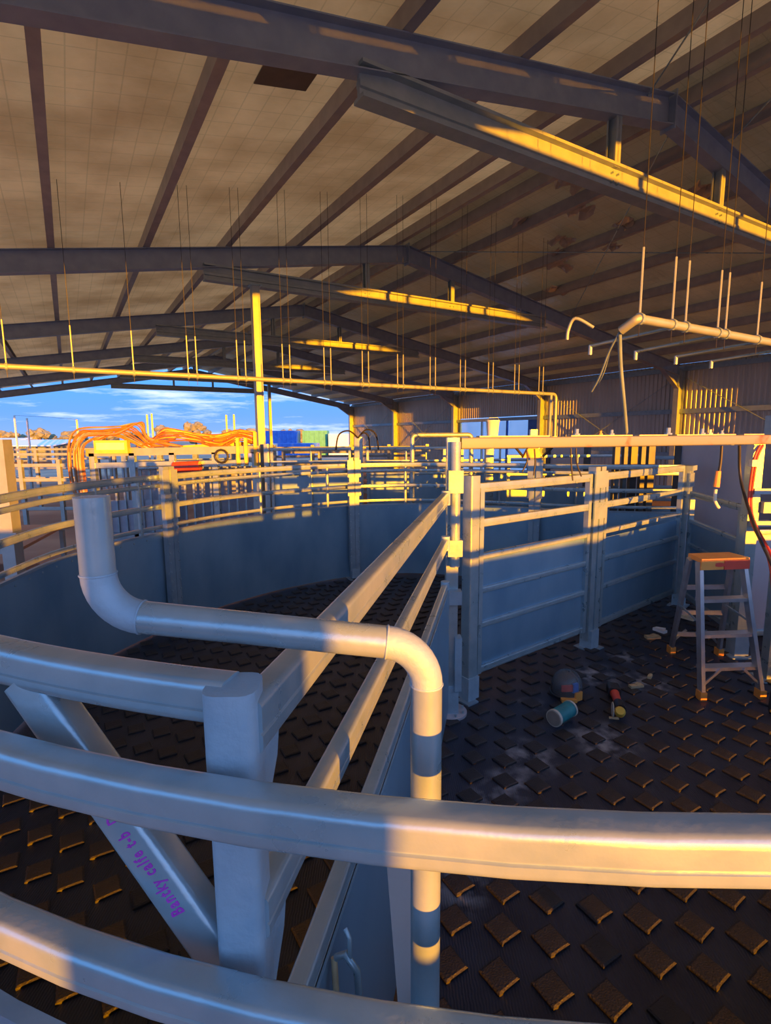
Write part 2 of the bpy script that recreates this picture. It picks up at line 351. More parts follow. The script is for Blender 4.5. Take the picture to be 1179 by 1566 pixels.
# raised rubber studs: a square lattice turned 13.5 degrees, every stud set diamond-wise
ang = R(-13.5); ux = Vector((math.cos(ang), math.sin(ang))); uy = Vector((-math.sin(ang), math.cos(ang)))
st = MB(); s2 = .056; s1 = .049
st.add([(-s2,-s2,0),(s2,-s2,0),(s2,s2,0),(-s2,s2,0),(-s2,-s2,.011),(s2,-s2,.011),(s2,s2,.011),(-s2,s2,.011),(-s1,-s1,.016),(s1,-s1,.016),(s1,s1,.016),(-s1,s1,.016)],
       [(0,1,5,4),(1,2,6,5),(2,3,7,6),(3,0,4,7),(4,5,9,8),(5,6,10,9),(6,7,11,10),(7,4,8,11),(8,9,10,11)])
cells = []
for i in range(-40, 41):
    for j in range(-30, 45):
        q = Vector((0.929, 2.084)) + ux*0.203*i + uy*0.203*j
        if inside(q.x, q.y): cells.append((math.hypot(q.x, q.y), q.x, q.y))
def seen(x, y):
    zc = y*math.cos(pt)+2.12*math.sin(pt); yc = y*-math.sin(pt)+2.12*math.cos(pt)
    return abs(x)/max(zc, .01) < .80 and 0 < yc/max(zc, .01) < 1.05 and zc > 0
vis = sorted(c for c in cells if seen(c[1], c[2]))
near = vis[:298]; ns = set((c[1], c[2]) for c in near)
rest = [c for c in cells if (c[1], c[2]) not in ns]
s_me = None
for d, x, y in near:
    rz = ang + R(45+random.uniform(-3, 3))
    if s_me is None:
        o = part('rubber_stud', st, 'stud', floor, local=True); s_me = o
    else:
        o = s_me.copy(); COL.objects.link(o)
    o.location = (x+random.uniform(-.006, .006), y+random.uniform(-.006, .006), 0.0005); o.rotation_euler = (0, 0, rz)
sb = MB()
for d, x, y in rest:
    m3 = Matrix.Rotation(ang+R(45+random.uniform(-3, 3)), 3, 'Z')
    sb.add([m3 @ Vector(v)+Vector((x, y, 0.0005)) for v in st.v], st.f)
part('rubber_stud_field', sb, 'stud', floor, kind='stuff', local=True)

# ---- roof: foil lining and purlins, in the shed's own frame (x across from the ridge, y along it)
LAT0 = 6.67; SL = 0.176; ZR = 6.42; HALF = 10.73
ceil = structure('ceiling', shed(0, LAT0), TH)
LB, LF = -2.15, 34.2
def rz_(x): return ZR - SL*abs(x)
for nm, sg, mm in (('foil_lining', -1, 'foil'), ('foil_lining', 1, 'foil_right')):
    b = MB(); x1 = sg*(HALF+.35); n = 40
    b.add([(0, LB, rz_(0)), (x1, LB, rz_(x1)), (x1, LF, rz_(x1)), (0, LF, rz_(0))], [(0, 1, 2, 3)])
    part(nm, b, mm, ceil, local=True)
def c_prof(w, h, lip=.02, t=.004):      # lipped channel, open to +x
    return [(0, -h/2), (w, -h/2), (w, -h/2+lip), (w-t, -h/2+lip), (w-t, -h/2+t), (t, -h/2+t), (t, h/2-t), (w-t, h/2-t), (w-t, h/2-lip), (w, h/2-lip), (w, h/2), (0, h/2)]
pu_first = {}
for sg in (-1, 1):
    for k, d in enumerate((0.32, 1.17, 2.54, 3.91, 5.28, 6.65, 8.02, 9.39, 10.5)):
        x = sg*d; z = rz_(x)-.10
        b = MB(); prof = [(p[0]-.05, p[1]) for p in c_prof(.10, .195)]
        b.sweep(prof, [(x, LB, z), (x, LF, z)])
        part('purlin', b, 'purlin', ceil, local=True)
# two darker rectangular patches on the lining
for cx, cy, sx, sy in ((-6.05, 4.55, .40, 1.25), (-4.55, 5.15, .55, .75)):
    b = MB(); z = rz_(cx)-.012
    b.prism([(cx-sx/2, cy-sy/2, rz_(cx-sx/2)-.012), (cx+sx/2, cy-sy/2, rz_(cx+sx/2)-.012), (cx+sx/2, cy+sy/2, rz_(cx+sx/2)-.012), (cx-sx/2, cy+sy/2, rz_(cx-sx/2)-.012)], (0, 0, .01))
    part('lining_patch', b, 'patch', ceil, local=True, label='darker rectangular patch of roof lining')
# crumpled flaps added under the right slope to stand for glints on the foil
rf = random.Random(11)
def roofpt(L, lat): return Vector((lat-LAT0, L, rz_(lat-LAT0)))
for L, lat, w, h in ((6.15, 7.35, .55, .30), (6.6, 8.15, .5, .26), (7.6, 7.75, .4, .22), (7.5, 8.75, .5, .25), (7.9, 9.2, .6, .22), (8.3, 9.6, .7, .2), (7.0, 9.6, .35, .22), (6.3, 9.0, .4, .25), (9.2, 10.6, .7, .2), (10.6, 12.2, .8, .2), (4.9, 8.9, .5, .3)):
    c = roofpt(L, lat); nx, ny = 7, 4; vs = []; fs = []
    for j in range(ny):
        for i in range(nx):
            vs.append(c+Vector((w*(i/(nx-1)-.5), .28*j/(ny-1)+rf.uniform(-.06, .06), -.02-h*.5*(j/(ny-1))*(.5+.5*math.sin(i*1.3))-rf.uniform(0, .07))))
    for j in range(ny-1):
        for i in range(nx-1): fs.append((j*nx+i, j*nx+i+1, (j+1)*nx+i+1, (j+1)*nx+i))
    b = MB(); b.add(vs, fs); part('glint_flap', b, 'flap', ceil, local=True)
# roof bracing rods
for (xa, ya, xb, yb) in ((0.3, 4.3, 5.2, 10.0), (5.2, 4.3, 0.3, 10.0), (-.4, 4.3, -5.2, -1.5), (1.2, 4.1, -4.0, -1.6)):
    b = MB(); b.cyl((xa, ya, 5.98-SL*abs(xa)+.2), (xb, yb, 5.98-SL*abs(xb)+.2), .010, 6); part('brace_rod', b, 'galv', ceil, local=True)

# fascia sheets over both gable ends, between rafter and roof
for y in (LB+.02,):
    for sg in (-1, 1):
        x1 = sg*(HALF+.3); b = MB(); b.prism([(0, y, 5.86), (x1, y, 5.86-SL*abs(x1)), (x1, y, rz_(x1)-.005), (0, y, rz_(0)-.005)], (0, .012, 0)); part('gable_fascia', b, 'portal', ceil, local=True)
# ---- portal frames
def i_prof(w, h, tf=.012, tw=.009):
    return [(-w/2,-h/2),(w/2,-h/2),(w/2,-h/2+tf),(tw/2,-h/2+tf),(tw/2,h/2-tf),(w/2,h/2-tf),(w/2,h/2),(-w/2,h/2),(-w/2,h/2-tf),(-tw/2,h/2-tf),(-tw/2,-h/2+tf),(-w/2,-h/2+tf)]
def tie_prof():                         # pair of swaged channels back to back
    h = .285; w = .085
    half = [(w, -h/2), (w, -h/2+.03), (w-.012, -h/2+.034), (.02, -h/2+.036), (.02, -.05), (.036, -.04), (.036, .005), (.02, .015), (.02, h/2-.036), (w-.012, h/2-.034), (w, h/2-.03), (w, h/2)]
    return half + [(-x, y) for x, y in reversed(half)]
def make_frame():
    t = thing('portal_frame', '', 'frame', shed(4.22, LAT0), TH)
    Zc = 6.05
    for sg in (-1, 1):
        b = MB(); b.sweep(i_prof(.17, .34), [(0, 0, Zc), (sg*(HALF-.12), 0, Zc-SL*(HALF-.12))]); part('rafter', b, 'portal', t, local=True)
        b = MB(); zt = Zc-SL*HALF+.10
        b.sweep(i_prof(.17, .34), [(sg*HALF, 0, -.03), (sg*HALF, 0, zt)], upv=(1, 0, 0)); part('column', b, 'tie', t, local=True)
        b = MB(); k0 = HALF-.15; zu = Zc-SL*k0-.16   # knee haunch
        b.prism([(sg*k0, -.006, zu), (sg*(k0-.9), -.006, zu+SL*.9), (sg*k0, -.006, zu-.42)], (0, .012, 0))
        b.beam((sg*(k0-.9), 0, zu+SL*.9), (sg*k0, 0, zu-.42), .15, .012); part('knee_haunch', b, 'portal', t, local=True)
    b = MB(); b.box((0, -.0, Zc), (.024, .19, .44)); part('ridge_plate', b, 'portal', t, local=True)
    b = MB(); b.sweep(tie_prof(), [(-4.35, 0, 5.055), (4.35, 0, 5.055)]); part('tie_beam', b, 'tie', t, local=True, smooth=40)
    for x in (-1.02, 1.23):
        b = MB()
        zr = Zc-SL*abs(x)-.17
        for s in (-1, 1): b.sweep(c_prof(.06, .13), [(x+s*.012, 0, 5.16), (x+s*.012, 0, zr)], upv=(0, 1, 0)) if s > 0 else b.sweep([(-p[0], p[1]) for p in c_prof(.06, .13)], [(x+s*.012, 0, 5.16), (x+s*.012, 0, zr)], upv=(0, 1, 0))
        part('hanger_post', b, 'tie', t, local=True)
        b = MB()
        for s in (-.05, .05):
            for zz in (5.0, 5.1): b.cyl((x+s, -.06, zz), (x+s, .06, zz), .012, 6)
        part('tie_bolt', b, 'galv', t, local=True, kind='stuff')
    return t
BAY = 5.867; L0 = 4.25
fr = make_frame(); fr.location = shed(L0, LAT0)
fr['label'] = 'grey steel portal frame nearest overhead, its lit channel tie crossing the upper right'
dup(fr, shed(L0-BAY, LAT0), None, 'grey steel portal frame at the front gable behind the viewpoint')
for k, lb in enumerate(('second grey portal frame, whose ridge stands in the middle of the picture', 'third grey portal frame, smaller tie beam just left of centre',
    'fourth grey portal frame, low tie half hidden by the third', 'fifth grey portal frame, deep in the shed before the open gable', 'last grey portal frame, dark outline of the open gable against the sky')):
    o = dup(fr, shed(L0+BAY*(k+1), LAT0), None, lb)
for o in [x for x in S.objects if x.name.startswith('portal_frame')]: o['group'] = 'portal frames of the shed'

# ---- right wall: ribbed cladding with a doorway, girts, wind bracing
def clad(l0, l1, z0, z1, name):
    b = MB(); pitch = .152; n = int((l1-l0)/pitch); vs = []; prof = []
    for k in range(n):
        o = l0+k*pitch; prof += [(o, 0), (o+.07, 0), (o+.088, .026), (o+.134, .026)]
    prof.append((l1, 0))
    for L, d in prof: vs += [shed(L, 17.62-d, z0), shed(L, 17.62-d, z1)]
    m = len(prof)
    b.add(vs, [(2*i, 2*i+2, 2*i+3, 2*i+1) for i in range(m-1)])
    return b
wall = structure('wall_right', shed(0, 17.6), TH)
zt = 4.42
part('cladding_sheet', clad(-2.0, 16.35, -.03, zt, ''), 'clad', wall)
part('cladding_sheet', clad(21.65, 33.9, -.03, zt, ''), 'clad', wall)
part('cladding_sheet', clad(16.35, 21.65, 3.0, zt, ''), 'clad', wall)
for z in (1.45, 2.88, 4.25):
    for l0, l1 in ((-2, 16.3), (21.7, 33.8)) if z < 2 else ((-2, 33.8),):
        b = MB(); b.sweep([(p[0]-.03, p[1]) for p in c_prof(.06, .15)], [shed(l0, 17.52, z), shed(l1, 17.52, z)]); part('girt', b, 'galv_dull', wall)
for k in range(0, 5):
    a0 = L0+BAY*k
    if k in (2,): continue
    for z0, z1 in ((.6, 4.0), (4.0, .6)):
        b = MB(); b.cyl(shed(a0+.1, 17.45, z0), shed(a0+BAY-.1, 17.45, z1), .012, 6); part('brace_rod', b, 'galv', wall)
# doorway between the third and fourth columns, hung with a pale sheet in a blue frame
dr = thing('door_curtain', 'pale sheet door in a bright blue frame, in the far wall above the beam', 'door', shed(16.4, 17.6), TH)
for l0, l1 in ((16.5, 18.15), (18.25, 19.9), (19.98, 21.6)):
    b = MB(); b.box(shed((l0+l1)/2, 17.66, 1.42), (.03, l1-l0, 2.75), TH); part('door_sheet', b, 'paleblue', dr)
for L, w in ((16.62, .5), (18.2, .08), (19.94, .08), (21.6, .1)):
    b = MB(); b.box(shed(L, 17.58, 1.45), (.08, w, 2.9), TH); part('door_post', b, 'blue', dr)
b = MB(); b.box(shed(19.0, 17.58, 2.90), (.08, 5.2, .09), TH); part('door_head', b, 'blue', dr)

# ---- interior posts under the tie beams
def tie_post(L, lat, label):
    p = shed(L, lat); t = thing('support_post', label, 'post', p, TH, 'posts under the tie beams')
    b = MB(); b.box(p+Vector((0, 0, 2.46)), (.14, .14, 4.9), TH); part('shaft', b, 'tie', t)
    b = MB(); b.box(p+Vector((0, 0, -.01)), (.3, .3, .03), TH); part('base_plate', b, 'galv', t)
    b = MB(); b.box(p+Vector((0, 0, 4.905)), (.22, .2, .02), TH); part('cap_plate', b, 'galv', t)
tie_post(9.98, 3.20, 'tall yellow-lit steel post rising behind the round yard to the second tie beam')
tie_post(L0+4*BAY-.15, 9.40, 'thinner far steel post, just right of the tall sunlit post')

# ---- suspended pipes on rods
def hung_pipe(name, label, L, la0, la1, z, rods, arms, drop, lit_len=.55):
    t = thing(name, label, 'pipe', shed(L, la0, z), TH, 'pipes hung from the roof on rods')
    b = MB()
    if drop == 'right': pts = fillet([shed(L, la0, z), shed(L, la1, z), shed(L, la1+.02, 1.6)], .09)
    else: pts = fillet([shed(L+.12, la0-.02, z-.07), shed(L, la0, z), shed(L, la1, z)], .035)
    b.tube(pts, .035, 10); part('pipe', b, 'tie', t, smooth=50)
    for la, dz in rods:
        b = MB(); zr = ZR-SL*abs(la-LAT0); b.cyl(shed(L, la, z-.13), shed(L, la, zr), .0032, 6); part('hanger_rod', b, 'hose', t)  # upper rod coloured dark as if in shade
        b = MB(); b.cyl(shed(L, la, z+.02), shed(L, la, z+lit_len), .009, 6); part('sunlit_rod', b, 'tie', t)  # pale thicker length stands for the sunlit lower rod
        b = MB(); b.tube([shed(L, la-.014, z), shed(L, la+.014, z)], .046, 10); part('pipe_clip', b, 'galv_dull', t)
    for la in arms:
        b = MB(); b.cyl(shed(L, la, z-.02), shed(L+.75, la-.03, z-.06), .016, 8); b.cyl(shed(L+.75, la-.03, z-.05), shed(L+.75, la-.03, z-.14), .02, 8); part('branch_pipe', b, 'galv', t, smooth=50)
    return t
rods1 = []
for k in range(-2, 13):
    la = .14+.705*k; rods1.append((la, 0))
    if k >= 2: rods1.append((la+.12, 0))
h1 = hung_pipe('hung_pipe', 'long sunlit pipe hung on rods right across the shed behind the round yard', 8.0, -2.2, 9.13, 3.0, [r for r in rods1 if r[0] < 9], (), 'right')
b = MB(); b.tube([shed(8.0, 8.98, 3.0), shed(8.02, 8.98, 1.6)], .03, 8); part('drop_pipe', b, 'galv_dull', h1)
hung_pipe('hung_pipe', 'shorter galvanised pipe with branch arms hung on rods at upper right', 2.58, 3.81, 8.6, 3.0,
    [(3.84, 0), (4.27, 0), (4.46, 0), (4.96, 0), (5.09, 0), (5.66, 0), (6.36, 0), (7.06, 0)], (4.27, 4.96, 5.66, 6.36), 'left', .52)
# hoses hanging from the end of the short pipe
hx = thing('hanging_hose', 'thin pale hoses hanging from the end of the short suspended pipe', 'hose', shed(2.62, 3.74, 2.95))
p0 = shed(2.71, 3.79, 2.92)
for tgt, r_ in ((Vector((2.20, 4.81, 2.12)), .016), (Vector((1.82, 4.70, 2.50)), .008), (Vector((1.88, 4.72, 2.56)), .006)):
    b = MB(); b.tube(bez([p0, p0.lerp(tgt, .3)+Vector((-.01, 0, 0)), p0.lerp(tgt, .7)+Vector((0, 0, -.02)), tgt], 6), r_, 8); part('hose', b, 'galv_dull', hx, smooth=60)
b = MB(); b.tube(bez([shed(2.9, 3.72, 2.98), shed(3.0, 3.62, 3.06), shed(3.05, 3.60, 2.98), shed(3.06, 3.60, 2.90)], 6), .014, 8); part('hook', b, 'tie', hx, smooth=60)

# ================================================================== THE ROUND YARD
def fence_post(x, y, rz, label, h=1.82):
    t = thing('fence_post', label, 'post', (x, y, 0), rz, 'double posts of the yard fence')
    for s in (-1, 1):
        b = MB(); b.box((s*.042, 0, h/2+.06), (.066, .066, h-.12)); part('upright', b, 'galv_dull', t, local=True)
    b = MB(); b.box((0, .0, h/2+.05), (.02, .05, h-.2)); part('spacer', b, 'galv_dull', t, local=True)
    for z in (1.66, 1.36):
        for s in (-1, 1):
            b = MB(); b.box((s*.058, -.040, z), (.088, .014, .25 if z > 1.5 else .2)); part('rail_bracket', b, 'galv', t, local=True)
    b = MB(); b.box((0, 0, .08), (.12, .12, .16)); part('foot_sleeve', b, 'zinc', t, local=True)
    b = MB(); b.box((0, 0, .006), (.22, .22, .012)); part('base_plate', b, 'galv_dull', t, local=True)
    b = MB()
    for s in (-1, 1):
        for k in range(8): b.cyl((s*.062, -.030, .25+.105*k), (s*.062, -.045, .25+.105*k), .010, 6)
    part('bolt', b, 'galv', t, local=True, kind='stuff')
    return t
def off(path, d):                       # shift a horizontal path sideways
    out = []; P = [Vector((p[0], p[1], 0)) for p in path]
    for i, p in enumerate(P):
        t = (P[min(i+1, len(P)-1)]-P[max(i-1, 0)]).normalized(); out.append(p+Vector((-t.y, t.x, 0))*d)
    return out
def curved_panel(path, label, rails, sheet=(.015, 1.10), pickets=(), rp=None):
    P = [Vector((p[0], p[1], 0)) for p in path]; mid = P[len(P)//2]
    t = thing('curved_fence_panel', label, 'fence', mid, 0, 'curved panels of the round yard')
    for z, w, h in rails:
        b = MB(); b.sweep(cattle_rail(w, h), [p+Vector((0, 0, z)) for p in P]); part('rail', b, 'galv', t, smooth=50)
    if sheet:
        z0, z1 = sheet; b = MB(); n = len(P); pr = [(-.004, z0), (.004, z0), (.004, z1), (-.004, z1)]
        b.sweep(pr, P); sh_ = part('sheet', b, 'sheet', t, smooth=50)
        b = MB(); b.sweep([(-.014, z1-.012), (.014, z1-.012), (.014, z1+.012), (-.014, z1+.012)], P); part('sheet_edge', b, 'galv_dull', t, smooth=50)
        b = MB(); acc = 0
        I = off(path, -.008)
        for i in range(1, n):
            acc += (P[i]-P[i-1]).length
            if acc > .16:
                acc = 0; q = I[i]
                d = (I[i]-P[i]).normalized(); b.cyl(q+Vector((0, 0, z1-.05)), q+d*.008+Vector((0, 0, z1-.05)), .009, 6)
        if b.v: part('rivet', b, 'galv', t, kind='stuff')
    for fr_ in pickets:
        q = P[int(fr_*(len(P)-1))]; b = MB(); b.cyl(q+Vector((0, 0, (sheet[1] if sheet else .1))), q+Vector((0, 0, rails[0][0]-.02)), .022, 10); part('picket', b, 'galv', t, smooth=50)
    return t
ring_far = bez([(x, y, 0) for x, y in far_pts], 10)
def cut(path, i0, i1): return [(p.x, p.y) for p in path[i0:i1+1]]
def idx(path, x, y): return min(range(len(path)), key=lambda i: (path[i].x-x)**2+(path[i].y-y)**2)
FR = [(1.70, .046, .066), (1.615, .036, .046), (1.385, .040, .058), (1.165, .032, .040)]
i0 = 0; i1 = idx(ring_far, -2.42, 5.66); i2 = idx(ring_far, -.47, 7.78); i3 = idx(ring_far, 2.10, 7.31); i4 = len(ring_far)-1
curved_panel(cut(ring_far, i0, i1), 'left curved galvanised panel running out of the left edge, orange-lit top rail', FR, pickets=(.66, .9))
curved_panel(cut(ring_far, i1, i2), 'widest curved galvanised panel behind the big pipe, blue-grey sheet below rails', FR, pickets=(.46, .86))
curved_panel(cut(ring_far, i2, i3), 'far curved galvanised panel seen between the hinge post and right gate', FR, pickets=(.30, .62))
curved_panel(cut(ring_far, i3, i4), 'right-hand end panel of the curved fence, behind the middle gate posts', FR, pickets=(.5,))
def post_on(path, i, d, label):
    p = path[i]; t = (path[min(i+1, len(path)-1)]-path[max(i-1, 0)]).normalized(); n = Vector((t.y, -t.x, 0))
    q = p+n*d; return fence_post(q.x, q.y, math.atan2(t.y, t.x), label)
near_ring0 = Vector((HX+(RR-.075)*math.sin(R(-78)), HY-(RR-.075)*math.cos(R(-78)), 0))
post_on(ring_far, i1, .075, 'double galvanised fence post just right of the upturned end of the pipe')
post_on(ring_far, i2, .075, 'double galvanised fence post at the back of the round yard, bright yellow brackets')
post_on(ring_far, i3, .075, 'double galvanised fence post seen over the rails of the nearest right gate panel')
fence_post(near_ring0.x, near_ring0.y, R(97), 'double galvanised fence post just outside the left edge of the picture')
# near side of the ring: rails pass right under the viewpoint
NR = [(1.617, .056, .070), (1.300, .056, .068)]
na = [ringn(t) for t in [84-3*k for k in range(55)]]
near_ring = [Vector((x, y, 0)) for x, y in na]
k1 = min(range(len(na)), key=lambda i: abs(na[i][0]-1.55) + (0 if na[i][1] < 2 else 9)); k2 = min(range(len(na)), key=lambda i: abs(na[i][0]+1.55) + (0 if na[i][1] < 2 else 9))
curved_panel(na[k1:k2+1], 'nearest curved fence panel sweeping across the whole foreground, half shaded, half gold', NR, (.07, 1.12))
curved_panel(na[0:k1+1], 'curved fence panel beyond the right edge, joining the foreground rails', NR, (.07, 1.12))
curved_panel(na[k2:], 'curved fence panel beyond the left edge, joining the foreground rails', NR, (.07, 1.12))
curved_panel([(3.74, 3.42), (4.4, 3.3), (5.2, 3.2), (6.8, 3.1)], 'unseen side panel added beyond the right edge to shade the right-hand sheets', NR, (.07, 1.14))  # extra sheeted panel put in to keep low sun off the right
def outn(i, d=.095): v = Vector((na[i][0]-HX, na[i][1]-HY)).normalized()*(RR+d); return HX+v.x, HY+v.y
fence_post(*outn(k1), R(35), 'double galvanised post out of view at the right end of the foreground rails')
fence_post(*outn(k2), R(-35), 'double galvanised post out of view at the left end of the foreground rails')

# ---- hinge post with its portal beam
hp = thing('hinge_post', 'tall galvanised pivot post at the middle of the yard, round flange at its foot', 'post', (HX, HY, 0))
b = MB(); b.box((HX, HY, 1.06), (.088, .088, 2.10)); part('shaft', b, 'galv', hp)
b = MB(); b.tube([(HX+.012, HY-.075, 1.18), (HX+.012, HY-.075, 2.08)], .036, 14); part('pivot_tube', b, 'galv', hp, smooth=50)
for z, h in ((1.80, .16), (1.32, .12), (.95, .1)):
    b = MB(); b.box((HX+.012, HY-.07, z), (.105, .085, h)); part('pivot_collar', b, 'galv_dull', hp)
b = MB(); b.lathe([(.13, 0), (.13, .02), (.125, .024)], (HX, HY, .0), n=28); part('flange', b, 'lilac', hp, smooth=40)
b = MB()
for k in range(8): q = Vector((HX+.105*math.cos(k*.785+.3), HY+.105*math.sin(k*.785+.3), .02)); b.cyl(q, q+Vector((0, 0, .022)), .010, 6)
part('flange_bolt', b, 'galv', hp, kind='stuff')
b = MB(); b.box((HX, HY, .13), (.115, .115, .22)); b.box((HX+.05, HY-.03, .42), (.05, .09, .42)); part('foot_sleeve', b, 'zinc', hp)

# beam at eye level from the hinge post to the right
BD = Vector((2.96, 1.02, 0)).normalized(); b0 = Vector((HX+.05, HY+.02, 2.068)); b1 = b0+BD*4.6
bt = thing('overhead_beam', 'long level steel beam with red-oxide smears, running right from the pivot post at eye height', 'beam', b0)
b = MB(); b.sweep(rrect(.075, .085, .012), [b0, b1]); part('beam', b, 'beam', bt, smooth=50)
for s0, s1 in ((.15, .75), (.95, 1.55), (1.62, 1.92), (2.02, 2.7), (2.8, 3.05)):
    b = MB(); b.beam(b0+BD*s0+Vector((0, 0, .047)), b0+BD*s1+Vector((0, 0, .047)), .05, .010); part('top_strip', b, 'offcut', bt)
b = MB(); b.sweep(rrect(.05, .05, .01), [b0+BD*.05+Vector((-.35, -.05, .02)), b0+BD*.05+Vector((0, -.05, .02))]); 
for k, (s, col_, sz) in enumerate(((1.02, 'galv', .03), (1.25, 'orange', .02), (1.36, 'galv', .025), (1.95, 'galv', .035), (2.33, 'galv', .03), (2.42, 'cream', .025), (2.56, 'galv', .02))):
    q = b0+BD*s+Vector((0, 0, .052)); b = MB(); b.cyl(q-Vector((0, 0, .002)), q+Vector((0, 0, .012)), sz*.9, 8); b.cyl(q+Vector((0, 0, .01)), q+Vector((0, 0, sz*1.6)), sz*.5, 8)
    part('beam_bolt', b, col_, bt)
# things standing on the beam
lbs = thing('cream_bucket', 'small cream tub standing on the left end of the long beam', 'bucket', b0+BD*.27+Vector((0, 0, .052)))
q = b0+BD*.27+Vector((0, 0, .053)); b = MB(); b.lathe([(.04, 0), (.048, .1), (.052, .104), (.052, .112), (.044, .112), (.036, .008)], q, n=18); part('tub', b, 'cream', lbs, smooth=50)
b = MB(); b.tube([q+Vector((-.05, 0, .1)), q+Vector((-.03, -.03, .13)), q+Vector((.03, -.03, .13)), q+Vector((.05, 0, .1))], .003, 6); part('handle', b, 'galv', lbs)
# right beam post with hydraulic bracket
px_, py_ = 3.40, 4.83
rp = thing('carrier_post', 'yellow-lit steel post behind the stepladder that carries the long beam', 'post', (px_, py_, 0))
b = MB(); b.box((px_, py_, 1.05), (.10, .10, 2.0)); part('shaft', b, 'galv', rp)
b = MB(); b.box((px_, py_, .10), (.135, .135, .20)); b.box((px_, py_, .006), (.24, .24, .012)); part('foot_sleeve', b, 'zinc', rp)
for z in (1.60, 1.30):
    b = MB(); b.box((px_+.06, py_-.06, z), (.20, .07, .05)); part('clamp', b, 'galv_dull', rp)
b = MB(); b.box((px_+.12, py_-.05, 1.45), (.12, .09, .10)); part('pivot_block', b, 'tie', rp)
hb = thing('hydraulic_bracket', 'grey box bracket with yellow lugs on the right end of the long beam', 'bracket', (px_+.12, py_+.03, 2.12))
q = b0+BD*3.20; 
b = MB(); b.box((q.x, q.y, 2.20), (.10, .10, .17), math.atan2(BD.y, BD.x)); part('box', b, 'galv_dull', hb)
for dz in (.0, .13):
    b = MB(); b.box((q.x+.11, q.y+.02, 2.155+dz), (.11, .09, .07), math.atan2(BD.y, BD.x)); part('lug', b, 'tie', hb)
b = MB(); b.cyl((q.x+.11, q.y-.04, 2.22), (q.x+.11, q.y+.08, 2.22), .03, 12); part('pin', b, 'black', hb)
# second taller post at the right edge
e = thing('edge_post', 'bright yellow-lit post at the right edge, in front of the beam post', 'post', (3.30, 4.30, 0))
b = MB(); b.box((3.335, 4.32, .78), (.09, .09, 1.56)); part('shaft', b, 'galv', e)
b = MB(); b.box((3.335, 4.32, .006), (.2, .2, .012)); part('base_plate', b, 'zinc', e)

# ---- the radial force gate
G0 = Vector((HX-.055, HY-.10, 0)); G1 = Vector((-.206, .752, 0)); GD = (G1-G0).normalized(); GN = Vector((GD.y, -GD.x, 0))
gt = thing('force_gate', 'long radial gate of swaged rails running from the pivot post to the left foreground', 'gate', (G1.x, G1.y, 0))
for z, w, h in ((1.690, .050, .085), (1.365, .044, .072), (1.035, .044, .072), (.71, .042, .066), (.38, .042, .066), (.12, .042, .066)):
    b = MB(); b.sweep(cattle_rail(w, h), [G1+GD*.02+Vector((0, 0, z)), G0+Vector((0, 0, z))]); part('rail', b, 'galv', gt, smooth=50)
b = MB(); mtx = Matrix(((GD.x, GN.x, 0), (GD.y, GN.y, 0), (0, 0, 1)))
mid = G0.lerp(G1, .5); b.box((mid.x-GN.x*.028, mid.y-GN.y*.028, .56), ((G1-G0).length-.06, .006, .93), mtx=mtx); part('sheet', b, 'sheet', gt)
for zc in (1.69, 1.365, 1.035, .71, .38):
    b = MB(); q = G0+GD*.03; b.tube([q+Vector((0, 0, zc-.05)), q+Vector((0, 0, zc+.05))], .032, 12); part('hinge_sleeve', b, 'zinc', gt, smooth=50)
# end post: rounded top, weld-primed joint
ep = Vector((-.232, .745, 0)); b = MB(); b.sweep(rrect(.074, .074, .014), [ep+Vector((0, 0, .10)), ep+Vector((0, 0, 1.735))], upv=(0, 1, 0)); epo = part('end_post', b, 'zinc', gt, smooth=50)
b = MB(); b.sweep(rrect(.080, .080, .022), [ep+Vector((0, 0, 1.62)), ep+Vector((0, 0, 1.742)), ep+Vector((0, 0, 1.752))], upv=(0, 1, 0)); part('post_cap', b, 'zinc', gt, smooth=60, label='weld-primed cap on the end post')
for z in (1.66, 1.33):                  # gussets where the rails land on the post
    b = MB(); q = ep-GD*.03
    b.prism([q+Vector((0, 0, z+.06))-GN*.03, q+Vector((0, 0, z-.15))-GN*.03, q-GD*.05+Vector((0, 0, z-.07))-GN*.03, q-GD*.08+Vector((0, 0, z+.055))-GN*.03], GN*.06); part('gusset', b, 'zinc', gt)
# curved stub rail at the gate's end and its diagonal brace
arcp = []
for k in range(11):
    th = -13.5-1.4*k; arcp.append(Vector((HX+3.113*math.sin(R(th)), HY-3.113*math.cos(R(th)), 1.722)))
b = MB(); b.sweep(cattle_rail(.060, .070), arcp); part('curved_stub_rail', b, 'galv', gt, smooth=50)
br0 = Vector((-.265, .765, 1.245)); br1 = Vector((-.640, .885, 1.70)); b = MB(); b.sweep(rrect(.070, .060, .012), [br0, br1], upv=(-.25, -.8, .3)); brp = part('diagonal_brace', b, 'galv', gt, smooth=50)
def handwriting():
    cu = bpy.data.curves.new('marker_writing', 'FONT'); cu.body = 'Bantky calfe t-b  D'; cu.size = .030; cu.shear = .25; cu.space_character = 1.25; cu.space_word = 1.2; cu.resolution_u = 2; cu.extrude = .0003; cu.offset = .0007
    o = bpy.data.objects.new('tmp_writing', cu); COL.objects.link(o)
    dg = bpy.context.evaluated_depsgraph_get(); me = bpy.data.meshes.new_from_object(o.evaluated_get(dg))
    bpy.data.objects.remove(o); bpy.data.curves.remove(cu)
    vs = [v.co.copy() for v in me.vertices]; fs = [tuple(p.vertices) for p in me.polygons]; bpy.data.meshes.remove(me)
    return vs, fs
hv, hf = handwriting()
wt = max(v.x for v in hv)
